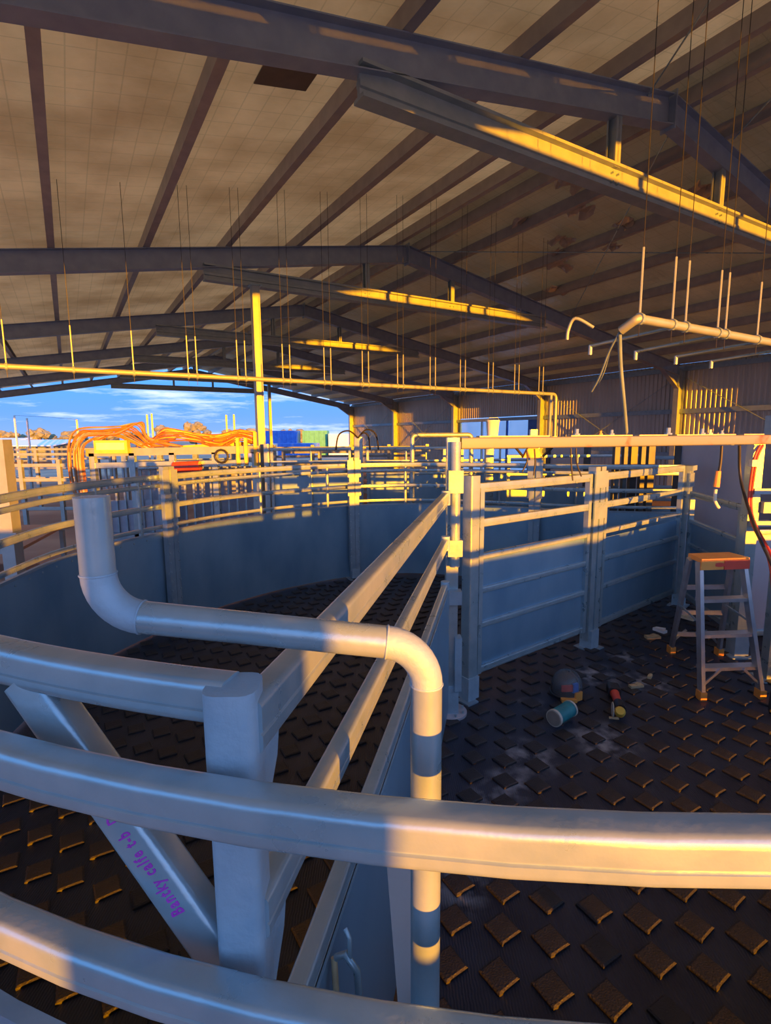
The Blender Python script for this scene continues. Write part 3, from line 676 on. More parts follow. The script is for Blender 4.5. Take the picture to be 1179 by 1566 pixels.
# latch bits at the foot of the gate
b = MB(); 
lt = thing('latch_chain', 'small galvanised latch and chain hanging from the gate rail at bottom centre', 'chain', (-.13, .93, 1.0))
q = Vector((-.112, .97, 1.02))
b = MB(); b.tube([q, q+Vector((.02, -.01, .02)), q+Vector((.045, -.02, -.01)), q+Vector((.05, -.03, -.07)), q+Vector((.055, -.03, -.13))], .008, 8); part('hook', b, 'galv', lt, smooth=60)
b = MB(); b.tube([q+Vector((-.005, 0, .0)), q+Vector((.0, -.02, -.06)), q+Vector((-.01, -.03, -.11))], .007, 8); part('chain_tail', b, 'offcut', lt, smooth=60)
b = MB(); b.tube([q+Vector((.03, -.012, .0)), q+Vector((.03, -.012, .06)), q+Vector((.02, 0, .07))], .005, 8); part('link', b, 'galv', lt, smooth=60)

# ---- the big bent pipe over the gate
pp = thing('bent_pipe', 'thick galvanised pipe bent up, level and down again, lying across the middle foreground', 'pipe', (.064, .8, 0))
PR = .0258
path = fillet([(-.452, .80, 2.032), (-.452, .80, 1.846), (.064, .80, 1.787), (.064, .80, .0)], .072, 10)
P_ = [Vector(p) for p in path]
def pipe_seg(i0_, i1_, r=PR): 
    b = MB(); b.tube(P_[i0_:i1_+1], r, 28); return b
part('upturned_end', pipe_seg(0, 1), 'galv', pp, smooth=40)
part('elbow', pipe_seg(1, 11, PR+.0006), 'zinc', pp, smooth=40, label='matt grey elbow')
part('level_length', pipe_seg(11, 12), 'galv', pp, smooth=40)
part('elbow', pipe_seg(12, 22, PR+.0006), 'zinc', pp, smooth=40)
part('upright', pipe_seg(22, 23), 'galv', pp, smooth=40)
for i in (1, 11, 12, 22):
    d = (P_[i+1]-P_[i-1]).normalized(); ring = []
    x = d.cross(Vector((0, 1, 0))).normalized(); y = d.cross(x)
    ring = [P_[i]+(x*math.cos(k*math.pi/12)+y*math.sin(k*math.pi/12))*(PR+.0004) for k in range(25)]
    b = MB(); b.tube(ring, .0018, 6, caps=False); part('weld_bead', b, 'zinc', pp, smooth=60)
b = MB(); b.lathe([(.11, 0), (.11, .012)], (.064, .80, 0), n=20); part('base_plate', b, 'galv_dull', pp)
# leaning flat bar between pipe and gate
lb = thing('leaning_strut', 'flat grey strut standing between the gate rails and the big pipe at bottom centre', 'strut', (.03, .86, 0))
b = MB(); b.beam((.046, .835, 1.00), (.017, 1.045, 1.25), .050, .010, upv=(0, -.7, .7)); b.beam((.046, .84, 1.0), (.046, .84, .0), .05, .010, upv=(0, 1, 0)); part('bar', b, 'purlin', lb)

# ---- straight gate panels on the right
def straight_panel(name, label, p0, p1, rails, sheet, cat='gate', zend=None, pm='galv', sm='sheet', w=.04, end_w=.05, mids=()):
    p0 = Vector((*p0, 0)); p1 = Vector((*p1, 0)); d = (p1-p0).normalized(); n = Vector((d.y, -d.x, 0))
    t = thing(name, label, cat, p0.lerp(p1, .5), 0)
    zt_ = max(r[0] for r in rails)
    for z, h in rails:
        b = MB(); b.sweep(cattle_rail(w, h), [p0+Vector((0, 0, z)), p1+Vector((0, 0, z))]); part('rail', b, pm, t, smooth=50)
    for q in (p0+d*.03, p1-d*.03):
        b = MB(); b.beam(q+Vector((0, 0, rails[-1][0]-.03)), q+Vector((0, 0, zt_)), end_w, .045, upv=(d.x, d.y, 0)); part('stile', b, pm, t)
    for s in mids:
        q = p0.lerp(p1, s); b = MB(); b.cyl(q+Vector((0, 0, rails[-1][0])), q+Vector((0, 0, zt_)), .02, 8); part('picket', b, pm, t, smooth=50)
    if sheet:
        z0, z1 = sheet; q = p0.lerp(p1, .5)-n*.012
        b = MB(); b.box((q.x, q.y, (z0+z1)/2), ((p1-p0).length-.04, .006, z1-z0), math.atan2(d.y, d.x)); part('sheet', b, sm, t)
    return t
def single_post(x, y, rz, label, h=1.82, w=.10, name='gate_post', top=None, dbl=False):
    t = thing(name, label, 'post', (x, y, 0), rz)
    if dbl:
        for s in (-1, 1):
            b = MB(); b.box((s*.05, 0, h/2+.05), (.075, .08, h-.1)); part('upright', b, 'galv', t, local=True)
        b = MB(); b.box((0, .0, h/2), (.03, .05, h-.2)); part('spacer', b, 'galv_dull', t, local=True)
        for z in (h-.12, h-.42): b = MB(); b.box((0, -.045, z), (.20, .014, .16)); part('rail_bracket', b, 'galv', t, local=True)
    else:
        b = MB(); b.sweep(rrect(w, w, .012), [(0, 0, .1), (0, 0, h)], upv=(0, 1, 0)); part('shaft', b, 'galv', t, local=True, smooth=50)
    b = MB(); b.box((0, 0, .10), (w+.02, w+.02, .20)); part('foot_sleeve', b, 'zinc', t, local=True)
    b = MB(); b.box((0, 0, .006), (w+.1, w+.1, .012)); part('base_plate', b, 'galv_dull', t, local=True)
    if top: b = MB(); b.box((0, 0, h+.02), (.24, .14, .06)); part('top_cap', b, top, t, local=True)
    return t
Q1 = (0.664, 4.009); Q2 = (2.04, 5.03); Q3 = (3.66, 6.32); Q4 = (3.40, 4.83)
rz1 = math.atan2(Q2[1]-Q1[1], Q2[0]-Q1[0])
single_post(*Q1, rz1, 'square galvanised gate post next to the pivot post, yellow-lit foot')
single_post(*Q2, rz1, 'double galvanised gate post halfway along the right-hand panels', dbl=True, w=.11)
single_post(*Q3, rz1+.2, 'double galvanised corner post with dark cap, behind the stepladder', h=1.70, dbl=True, w=.11, top='galv_dull')
def lerp2(a, b, t): return (a[0]+(b[0]-a[0])*t, a[1]+(b[1]-a[1])*t)
GR = [(1.72, .075), (1.44, .065), (1.17, .05), (.89, .05), (.60, .05), (.22, .06)]
straight_panel('sheeted_gate', 'nearest sheeted gate panel right of the pivot post, two open rails on top', lerp2(Q1, Q2, .04), lerp2(Q1, Q2, .94), GR, (.19, 1.17))
straight_panel('sheeted_gate', 'second sheeted gate panel, between the double post and the corner post', lerp2(Q2, Q3, .06), lerp2(Q2, Q3, .93), GR, (.19, 1.10))
straight_panel('sheeted_gate', 'short sheeted panel with one open rail directly behind the stepladder', lerp2(Q3, Q4, .10), lerp2(Q3, Q4, .93), [(1.42, .065), (1.10, .05), (.82, .04), (.20, .06)], (.15, 1.10))
straight_panel('sheeted_gate', 'pale sheeted panel cut by the right edge behind the stepladder', (3.50, 4.97), (5.4, 5.1), [(1.42, .06), (1.18, .05), (.16, .06)], (.14, 1.18), sm='lilac')

straight_panel('shade_fence', 'long unseen sheeted fence added behind the viewpoint as a sun screen', (-4.0, -1.35), (8.0, -1.35), [(1.27, .06), (.7, .05), (.22, .05)], (.2, 1.27), 'fence')  # added to keep low sun off the lower yard
straight_panel('shade_fence', 'tall unseen sheeted fence added beyond the right edge to block sun', (5.34, 3.75), (9.5, 3.4), [(2.05, .06), (1.2, .05), (.22, .05)], (.2, 2.05), 'fence')  # added to shade the race sheets and slide gate
# ---- pens and races behind the ring (rows of sheeted or railed panels)
def row(y0, x0, x1, n, rails, sheet, label, sm='sheet', dy=0, postz=1.9, pm='galv'):
    for k in range(n):
        a_ = x0+(x1-x0)*k/n; c_ = x0+(x1-x0)*(k+1)/n
        straight_panel('race_fence', label[k], (a_+.14, y0+dy*k/n), (c_-.14, y0+dy*(k+1)/n), rails, sheet, 'fence', sm=sm, pm=pm, mids=(.5,))
row(9.9, -2.3, 3.1, 3, [(1.90, .06), (1.66, .05), (1.42, .05), (.5, .05)], (.45, 1.42),
    ['sheeted race panel behind the far fence, left of the back double post', 'sheeted race panel behind the back double post of the ring', 'sheeted race panel glimpsed over the first right gate'], dy=.2)
for k, (x, y, h, w, lb_) in enumerate(((-2.225, 9.9, 2.0, .10, 'slim race post left of the sheeted race panels'), (-.50, 9.95, 2.12, .16, 'thick yellow-lit race post with cables looped over it'), (1.30, 10.03, 2.0, .10, 'race post behind the pivot post'),
        (1.78, 9.0, 2.05, .14, 'yellow-lit clamp post under the left part of the long beam'), (3.22, 10.1, 2.1, .12, 'yellow-lit race post under the middle of the long beam'))):
    single_post(x, y, 0, lb_, h=h, w=w, name='race_post')
lc = thing('looped_cable', 'dark cables looped over the thick race post in front of the back wall', 'cable', (-.5, 9.95, 2.1))
for s_, dx, hh in ((1, .38, .12), (-1, .42, .10), (1, .22, .06)):
    b = MB(); b.tube(bez([(-.5, 9.85, 2.1), (-.5+s_*dx*.4, 9.84, 2.13+hh), (-.5+s_*dx*.85, 9.84, 2.10+hh*.6), (-.5+s_*dx, 9.84, 1.88)], 6), .016, 6); part('cable', b, 'hose', lc, smooth=60)
# hoop rail above the ring
hpz = thing('hoop_rail', 'thin bent tube hoop standing up left of the pivot post', 'rail', (.42, 8.05, 0))
b = MB(); b.tube(fillet([(.42, 8.1, 0), (.42, 8.1, 2.14), (1.35, 8.25, 2.14), (1.35, 8.25, 0)], .06), .035, 10); part('tube', b, 'galv', hpz, smooth=50)
# second straight fence right of the pivot post
straight_panel('race_fence', 'galvanised rail panel with blue-grey sheet behind the middle right post', (1.9, 8.2), (4.1, 8.2), [(1.80, .05), (1.52, .05), (1.30, .04), (.5, .05)], (.45, 1.30), 'fence', mids=(.5,))
straight_panel('race_fence', 'open railed panel right of the dark slide track', (4.15, 8.3), (5.3, 8.0), [(1.98, .05), (1.76, .06), (1.30, .05), (1.10, .05), (.2, .05)], (.15, .95), 'fence', pm='galv_dull')
# white sheets standing in the race
for k, (x, y, w, z0, z1, rz, lb_) in enumerate(((3.05, 8.8, .75, .4, 1.98, R(118), 'pale upright sheet left of the dark slide track'), (4.35, 6.9, .95, .3, 1.98, R(118), 'pale upright sheet behind the hanging strap'), (5.45, 7.0, 1.0, .3, 1.9, R(118), 'pale upright sheet behind the beam post'))):
    t = thing('race_sheet', lb_, 'panel', (x, y, 0), rz)
    b = MB(); b.box((0, 0, (z0+z1)/2), (w, .01, z1-z0)); part('sheet', b, 'lilac', t, local=True)
    for s in (-1, 1): b = MB(); b.box((s*(w/2+.04), 0, z1/2), (.09, .06, z1)); part('frame_post', b, 'shadesteel', t, local=True)
    b = MB(); b.box((0, -.02, 1.45), (w, .04, .06)); part('cross_rail', b, 'galv_dull', t, local=True)
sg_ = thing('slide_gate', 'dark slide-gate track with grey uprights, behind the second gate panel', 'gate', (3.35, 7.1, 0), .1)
for dx, w, mm in ((-.24, .07, 'shadesteel'), (-.12, .05, 'shadesteel'), (0, .09, 'black'), (.13, .06, 'shadesteel'), (.25, .09, 'shadesteel')):
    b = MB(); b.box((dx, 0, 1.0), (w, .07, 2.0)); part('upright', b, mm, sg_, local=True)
b = MB(); b.box((0, 0, 2.0), (.62, .08, .05)); part('head_rail', b, 'shadesteel', sg_, local=True)
# clamps on ring rails right of the pivot post
for k, (x, y) in enumerate(((2.02, 7.20), )):
    t = thing('rail_clamp', 'pair of dark clamps with orange jaws on the top of the right-hand double post', 'clamp', (x, y, 1.83))
    b = MB(); b.prism([(x-.14, y-.05, 1.82), (x+.12, y-.05, 1.82), (x+.05, y-.05, 1.98), (x-.06, y-.05, 1.98)], (0, .1, 0)); part('jaw', b, 'orange', t)
    for s in (-1, 1): b = MB(); b.cyl((x+s*.13, y-.02, 1.83), (x+s*.25, y-.06, 1.96), .018, 8); part('grip', b, 'black', t)
    b = MB(); b.box((x, y, 2.05), (.09, .09, .30)); part('riser', b, 'galv', t)
# lilac board right of ring? hung cables and hoses from the beam
def hang(name, label, cat, m, pts, r, extra=None):
    t = thing(name, label, cat, pts[0]); b = MB(); b.tube(bez(pts, 6), r, 8); part('line', b, m, t, smooth=60); return t
bp_ = lambda s, z=2.02, dy=-.05: Vector((b0.x+BD.x*s, b0.y+BD.y*s+dy, z))
t = hang('hanging_strap', 'dark strap with orange handle and hook hanging from the long beam', 'strap', 'hose', [bp_(2.53), bp_(2.53, 1.85), bp_(2.50, 1.68)], .012)
b = MB(); b.tube([bp_(2.515, 1.80), bp_(2.505, 1.66)], [.022, .026], 10); part('handle', b, 'orange', t)
b = MB(); b.tube(bez([bp_(2.50, 1.64), bp_(2.50, 1.55), bp_(2.53, 1.50), bp_(2.56, 1.47)], 5), .014, 8); part('hook', b, 'cream', t, smooth=60)
hang('black_air_hose', 'black hose looping from the long beam down past the stepladder to the floor', 'hose', 'hose', [bp_(2.74), bp_(2.80, 1.7), Vector((3.02, 4.2, 1.35)), Vector((3.02, 3.85, .9)), Vector((2.98, 3.78, .4)), Vector((2.93, 3.74, .03)), Vector((3.05, 3.80, .016)), Vector((3.35, 4.05, .016))], .013)
t = thing('red_air_hose', 'red hoses hanging from the beam and dropping behind the stepladder to the right', 'hose', bp_(2.95))
for k, dx in enumerate((0, .035)):
    b = MB(); b.tube(bez([bp_(3.0+dx), bp_(2.93+dx, 1.85), bp_(2.94+dx, 1.4), Vector((3.18+dx, 4.25, 1.1)), Vector((3.10+dx, 4.05, .85)), Vector((3.2+dx, 4.1, .55)), Vector((3.7+dx, 4.3, .25))], 7), .011, 8); part('hose', b, 'redhose', t, smooth=60)
b = MB(); b.box(bp_(2.93, 1.86), (.05, .05, .06)); part('fitting', b, 'cream', t)
for k, (s, ln) in enumerate(((.55, .17), (.62, .2), (.95, .25), (1.0, .22))):
    hang('dangling_cord', ['short dark cord hanging from the beam, leftmost of four', 'short dark cord hanging from the beam, second from the left', 'short dark cord hanging from the beam, third from the left', 'short dark cord hanging from the beam, fourth from the left'][k], 'cord', 'hose', [bp_(s), bp_(s+.01, 2.02-ln*.5), bp_(s-.03+.03*k, 2.02-ln)], .006)

# ---- stepladder
ld = thing('stepladder', 'aluminium stepladder with an orange top standing on the rubber floor', 'ladder', (2.89, 4.4, 0))
fl = Vector((2.54, 3.97, 0)); frr = Vector((3.03, 3.99, 0)); rl_ = Vector((2.79, 4.88, 0)); rr_ = Vector((3.22, 4.82, 0))
tl = Vector((2.555, 4.16, 1.09)); tr = Vector((2.935, 4.20, 1.09))
dep = Vector((-.02, .16, 0))
for a_, c_ in ((fl, tl), (frr, tr)):
    b = MB(); b.beam(a_+Vector((0, 0, .05)), c_, .030, .065, upv=(0, 1, 0)); part('front_rail', b, 'alu', ld)
for a_, c_ in ((rl_, tl+dep*.7), (rr_, tr+dep*.7)):
    b = MB(); b.beam(a_+Vector((0, 0, .05)), c_, .028, .045, upv=(0, 1, 0)); part('rear_rail', b, 'alu', ld)
for z in (.24, .50, .78):
    k = (z-.02)/1.07; a_ = fl.lerp(tl, k); c_ = frr.lerp(tr, k); a_.z = c_.z = z
    b = MB(); b.beam(a_+Vector((0, .02, 0)), c_+Vector((0, .02, 0)), .085, .028); part('step', b, 'alu', ld)
    a2 = rl_.lerp(tl+dep, k); c2 = rr_.lerp(tr+dep, k); a2.z = c2.z = z
    b = MB(); b.beam(a2, c2, .02, .04); part('rear_rung', b, 'alu', ld)
for s0, s1 in ((fl, frr), (rl_, rr_)):
    for q, w in ((s0, s1), (s1, s0)):
        b = MB(); b.beam(q.lerp(w, .04)+Vector((0, 0.01, .12)), q.lerp(w, .3)+Vector((0, .01, .24)), .012, .02); part('corner_brace', b, 'alu', ld)
b = MB(); m_ = (tl+tr)/2+dep*.4; dxy = (tr-tl).normalized()
b.prism([tl-dxy*.012+Vector((0, -.05, 0)), tr+dxy*.025+Vector((0, -.05, 0)), tr+dxy*.01+Vector((-.02, .16, 0)), tl-dxy*.0+Vector((.0, .16, 0))], (0, 0, .035)); part('top_platform', b, 'orange', ld)
b = MB(); b.box((m_.x+.0, m_.y-.125, 1.075), ((tr-tl).length+.035, .012, .075), math.atan2(dxy.y, dxy.x)); top_ap = part('apron', b, 'orange', ld)
b = MB(); b.box((m_.x+.10, m_.y-.118, 1.074), (.22, .018, .073), math.atan2(dxy.y, dxy.x)); part('apron_end', b, 'red', ld, label='red right half of the apron')
b = MB(); b.lathe([(.05, 0), (.05, .003)], (m_.x-.05, m_.y-.137, 1.078), (0, -1, 0), 20)
b.v = [Vector((v.x, v.y, 1.078+(v.z-1.078)*.34)) for v in b.v]; part('oval_badge', b, 'red', ld, label='red oval badge')
for q in (fl, frr, rl_, rr_): b = MB(); b.box((q.x, q.y, .035), (.05, .075, .07)); part('foot', b, 'orange', ld)
for a_, c_ in ((fl.lerp(tl, .55), rl_.lerp(tl+dep, .55)), (frr.lerp(tr, .55), rr_.lerp(tr+dep, .55))):
    b = MB(); b.beam(a_, c_, .008, .018); part('spreader', b, 'galv_dull', ld)

# ---- things lying on the rubber floor
Z = .0165
hm = thing('face_shield', 'clear dome face shield with black headgear lying on the rubber floor', 'helmet', (1.47, 4.05, Z))
c = Vector((1.47, 4.05, Z))
b = MB(); b.lathe([(.118, .012), (.124, .05), (.122, .10), (.108, .15), (.078, .19), (.035, .212), (.006, .216)], c, (0.02, -.22, 1), 28); b.f = [f_ for f_ in b.f if len(f_) == 4]; part('visor', b, 'visor', hm, smooth=80)
b = MB(); b.tube([c+Vector((.121*math.cos(k*math.pi/12), .118*math.sin(k*math.pi/12), .012)) for k in range(25)], .011, 8, caps=False); part('base_rim', b, 'black', hm, smooth=60)
b = MB(); b.lathe([(.085, .0), (.095, .05), (.088, .10), (.055, .145), (.006, .16)], c+Vector((-.005, .025, 0)), n=20); part('crown', b, 'black', hm, smooth=60)
b = MB(); b.box(c+Vector((-.015, -.078, .085)), (.09, .012, .05), .1); part('brow_pad', b, 'red', hm)
b = MB(); b.box(c+Vector((.045, -.070, .085)), (.045, .016, .07), .5); part('brow_clip', b, 'blue', hm)
b = MB(); b.box(c+Vector((.062, -.118, .035)), (.07, .022, .07), .5); b.box(c+Vector((-.02, -.140, .014)), (.12, .04, .026), -.05); part('chin_clip', b, 'orange', hm)
cn = thing('round_tin', 'teal-labelled round tin lying on its side on the rubber floor', 'can', (1.29, 3.64, Z))
d = Vector((.75, .62, 0)).normalized(); o_ = Vector((1.215, 3.555, Z+.064))
b = MB(); b.lathe([(.058, 0), (.058, .22)], o_, d, 24); part('body', b, 'teal', cn, smooth=50)
b = MB(); b.lathe([(.063, -.004), (.063, .018)], o_, d, 24); part('rim', b, 'card', cn, smooth=50)
b = MB(); b.lathe([(.054, -.007), (.054, -.003)], o_, d, 24); part('end_disc', b, 'card_in', cn, smooth=50)
b = MB(); b.lathe([(.062, .205), (.062, .222)], o_, d, 24); part('rim', b, 'card', cn, smooth=50)
dl = thing('angle_grinder', 'red and black cordless grinder lying beside the tin, yellow head', 'power tool', (1.78, 3.8, Z))
p0 = Vector((1.86, 4.06, Z+.045)); p1 = Vector((1.755, 3.66, Z+.05)); dd = (p1-p0).normalized()
b = MB(); b.sweep(rrect(.095, .085, .02), [p0, p0+dd*.11], caps=True); part('battery', b, 'black', dl, smooth=50)
b = MB(); b.tube([p0+dd*.10, p0+dd*.14, p0+dd*.22, p0+dd*.27], [.036, .033, .03, .036], 14); part('body', b, 'red', dl, smooth=50)
b = MB(); b.tube([p0+dd*.27, p0+dd*.33, p0+dd*.38], [.037, .042, .040], 14); part('gear_head', b, 'black', dl, smooth=50)
b = MB(); b.lathe([(.036, 0), (.040, .03), (.03, .05)], p1+Vector((-.015, -.005, -.005)), (-.2, -.5, .6), 14); part('head_cap', b, 'yellow', dl, smooth=50)
sx_ = dd.cross(Vector((0, 0, 1))).normalized()
b = MB(); b.lathe([(.058, 0), (.058, .004)], p1-sx_*-.06+Vector((0, 0, .01)), sx_, 22); part('disc', b, 'card', dl, smooth=40)
b = MB(); b.cyl(p1+Vector((-.03, -.03, -.035)), p1+Vector((-.09, .0, -.045)), .010, 8); part('side_handle', b, 'offcut', dl)
for k, (x, y, sx, sy, sz, rz, mm, nm, lb_) in enumerate(((2.10, 4.15, .12, .04, .02, .2, 'offcut', 'steel_offcut', 'small bright metal offcut right of the power tool'), (2.78, 5.22, .15, .06, .025, .05, 'offcut', 'timber_block', 'small tan block on the floor left of the stepladder'),
        (2.95, 5.40, .06, .13, .03, .5, 'white', 'paper_scrap', 'white scrap beside the tan block'), (3.46, 5.78, .05, .16, .03, .6, 'cream', 'steel_bracket', 'pale bracket on the floor behind the stepladder'), (2.30, 4.32, .06, .03, .02, .9, 'offcut', 'steel_offcut', 'tiny metal offcut left of the stepladder foot'))):
    b = MB(); h_ = sz
    b.box((x, y, Z+h_/2), (sx, sy, h_), rz); b.box((x+.02, y+.02, Z+h_*.8), (sx*.4, sy*.7, h_*.9), rz+.5); o = solo(nm, b, mm, lb_, 'scrap')

# ================================================================== BEYOND THE YARD, LEFT
cr = thing('cattle_crush', 'hydraulic cattle crush of yellow-lit steel beams and dark bars beyond the fence', 'machine', (-3.9, 10.5, 0))
def cb(name, p0, p1, w, h, m='galv', upv=(0, 0, 1)):
    b = MB(); b.beam(p0, p1, w, h, upv); return part(name, b, m, cr)
for y in (9.9, 11.1):
    cb('top_beam', (-5.6, y, 1.86), (-2.35, y, 1.90), .10, .14, 'tie'); cb('lower_beam', (-5.5, y, 1.62), (-2.6, y, 1.66), .08, .10)
    cb('sill_beam', (-5.5, y, .25), (-2.5, y, .25), .1, .16, 'galv_dull')
    for x in (-5.5, -4.75, -4.0, -3.2, -2.45): cb('upright', (x, y, 0), (x, y, 1.85), .10, .10, 'galv', (1, 0, 0))
for k in range(17):
    x = -5.3+.165*k; cb('side_bar', (x, 9.94, .3), (x, 9.94, 1.6), .035, .035, 'galv_dull', (1, 0, 0))
for x0, x1, z0, z1, y in ((-5.4, -4.1, .3, .95, 9.97), (-3.9, -2.6, .3, 1.55, 10.6), (-5.3, -4.2, .4, 1.6, 11.0)):
    b = MB(); b.box(((x0+x1)/2, y, (z0+z1)/2), (x1-x0, .02, z1-z0)); part('side_panel', b, 'portal', cr)
b = MB(); b.box((-5.08, 9.82, 1.97), (.62, .12, .24)); part('control_box', b, 'yellow', cr)
b = MB(); b.box((-5.08, 9.755, 1.98), (.52, .012, .13)); part('control_plate', b, 'cream', cr)
b = MB(); b.cyl((-3.95, 9.80, 1.58), (-3.45, 9.78, 1.60), .10, 16); part('ram_cylinder', b, 'red', cr, smooth=50)
b = MB(); b.cyl((-3.95, 9.79, 1.58), (-4.6, 9.80, 1.57), .035, 12); part('ram_rod', b, 'galv', cr, smooth=50)
for pts_, w in (([(-3.6, 10, 1.92), (-3.05, 10, 2.08)], .08), ([(-3.05, 10, 2.08), (-2.7, 10, 1.92)], .08), ([(-3.9, 10.1, 1.95), (-2.5, 10.1, 2.02)], .06)):
    cb('lever_arm', pts_[0], pts_[1], w, w, 'yellow')
for x in (-2.75, -2.6, -2.42): cb('valve_post', (x, 9.85, 1.6), (x, 9.85, 2.12+.1*(x > -2.5)), .06, .06, 'yellow', (1, 0, 0))
b = MB(); b.tube([Vector((-3.05, 9.8, 1.78))+Vector((.12*math.cos(k*.5236), 0, .12*math.sin(k*.5236))) for k in range(13)], .02, 8, caps=False); part('hand_wheel', b, 'black', cr, smooth=60)
rnd = random.Random(3)
for k in range(22):                     # the loop of hydraulic hoses over the left end
    o_ = .022*k+rnd.uniform(-.05, .05); w = rnd.uniform(-.14, .14)
    o_ *= .55; b = MB(); b.tube(bez([(-5.72+o_*.6, 9.80-.005*k, .75+w), (-5.86+o_, 9.76, 1.3), (-5.84+o_, 9.74, 1.95+w*.5), (-5.66+o_, 9.74, 2.28-.008*k+w*.3), (-5.2+w*2, 9.78, 2.33-.010*k+w*.3), (-4.75+w*2, 9.85, 2.30+w), (-4.45, 9.95, 2.02+w), (-4.2+w*3, 10.0, 1.97)], 6), .013, 6)
    part('hydraulic_hose', b, ('orhose', 'hosebrown', 'orhose', 'tie')[k % 4], cr, smooth=60)
for k in range(20):
    z = 1.96+.008*k; w = rnd.uniform(-.12, .12)
    b = MB(); b.tube(bez([(-4.6+w, 9.9+.03*k, z+.02), (-4.1, 9.9, z+.12+w), (-3.6+w, 9.92, z+.10), (-3.1, 9.9, z+w), (-2.75, 9.9, z+.12+w*.5), (-2.42, 9.9, 2.0+.012*k)], 6), .012, 6)
    part('hydraulic_hose', b, ('orhose', 'hosebrown', 'redhose', 'orhose', 'yellow')[k % 5], cr, smooth=60)
# yellow-lit post at left and steel stand
t = thing('yard_post', 'thick yellow-lit post at the left edge beyond the fence', 'post', (-4.36, 6.05, 0))
b = MB(); b.box((-4.40, 6.05, 1.06), (.15, .15, 2.12)); part('shaft', b, 'tie', t)
b = MB(); b.box((-4.40, 6.05, 1.0), (.26, .2, .1)); part('clamp', b, 'tie', t)
b = MB(); b.box((-4.40, 6.05, -.01), (.3, .3, .04)); part('base_plate', b, 'galv', t)
t = thing('steel_stand', 'two-tier steel stand with tan plates seen through the left fence rails', 'table', (-5.2, 7.0, 0))
for z, y0, y1 in ((.72, 6.5, 8.3), (.25, 6.3, 7.6)):
    b = MB(); b.prism([(-6.3, y0, z), (-4.62, y0, z), (-5.15, y1, z), (-6.9, y1, z)], (0, 0, .04)); part('plate', b, 'dirt', t)
    b = MB(); b.beam((-6.3, y0-.02, z), (-4.6, y0-.02, z), .05, .06); part('edge_bar', b, 'tie', t)
for x, y in ((-4.66, 6.52), (-5.15, 8.2), (-6.25, 6.52), (-6.8, 8.2)):
    b = MB(); b.box((x, y, .33), (.06, .06, .72)); part('leg', b, 'tie', t)
# open yard fences outside
def rail_fence(y, x0, x1, n, rails, h, label, m='tie', px=.09):
    t = thing('yard_fence', label, 'fence', ((x0+x1)/2, y, 0), 0, 'open rail fences in the yards outside')
    for z in rails: b = MB(); b.sweep(cattle_rail(.05, .085), [(x0, y, z), (x1, y, z)]); part('rail', b, m, t)
    for k in range(n+1):
        x = x0+(x1-x0)*k/n; b = MB(); b.box((x, y, h/2-.02), (px, px, h)); part('post', b, m, t)
    return t
rail_fence(12.6, -10.6, -6.9, 4, (.45, .8, 1.15, 1.5), 1.66, 'nearest open rail fence in the left yards, beside the cattle crush')
rail_fence(16.5, -14.6, -8.5, 5, (.5, .9, 1.3, 1.65), 1.8, 'second open rail fence in the left yards')
rail_fence(22, -20.0, -11.5, 5, (.5, .9, 1.3, 1.7), 1.85, 'third open rail fence in the left yards')
rail_fence(14.5, -2.8, 1.2, 4, (.6, 1.0, 1.4, 1.72), 1.85, 'open rail fence behind the race panels, in the shed')
rail_fence(20, -4.2, 1.6, 4, (.6, 1.0, 1.4, 1.72), 1.85, 'farthest open rail fence inside the shed', px=.12)
# pale low sheds and rails far left
for k, (x0, x1, y, h, lb_) in enumerate(((-62, -38, 52, 1.7, 'long low pale shed roof on the far left'), (-40, -29, 46, 1.5, 'shorter low pale shed at far left behind the hoses'))):
    t = thing('low_shed', lb_, 'shed', ((x0+x1)/2, y, 0))
    b = MB(); b.prism([(x0, y, h), (x1, y, h), (x1, y+5, h+.5), (x0, y+5, h+.5)], (0, 0, .08)); part('roof', b, 'white', t)
    b = MB(); b.box(((x0+x1)/2, y+4.9, h/2+.2), (x1-x0, .1, h+.4)); part('back_wall', b, 'galv_dull', t)
    for q in range(6): b = MB(); b.box((x0+.1+(x1-x0-.2)*q/5, y+.1, h/2), (.15, .15, h)); part('post', b, 'white', t)
# pairs of slim white poles
for k, (x, y, h, lb_) in enumerate(((-20.9, 30, 3.45, 'slim white pole far left, first of a pair'), (-20.2, 30, 3.3, 'slim white pole far left, second of a pair'), (-17.4, 30, 3.2, 'slim white pole rising above the hose loop'), (-13.42, 30, 3.45, 'slim white pole above the crush, left of its pair'), (-13.15, 30, 3.5, 'slim white pole above the crush, right of its pair'),
        (-8.95, 30, 3.4, 'slim white pole left of the tall sunlit post, first'), (-8.52, 30, 3.42, 'slim white pole left of the tall sunlit post, second'))):
    t = thing('white_pole', lb_, 'pole', (x, y, 0), 0, 'slim white poles outside the open gable')
    b = MB(); b.cyl((x, y, -.03), (x, y, h), .055, 8); part('shaft', b, 'white', t, smooth=60)
    b = MB(); b.box((x, y, 0), (.3, .3, .06)); part('base_plate', b, 'galv', t)
b = MB(); b.tube([(-20.9, 30, 3.462), (-19, 30, 3.36), (-17.4, 30, 3.212)], .012, 6); solo('overhead_wire', b, 'galv', 'thin wire strung between the far left white poles', 'wire')
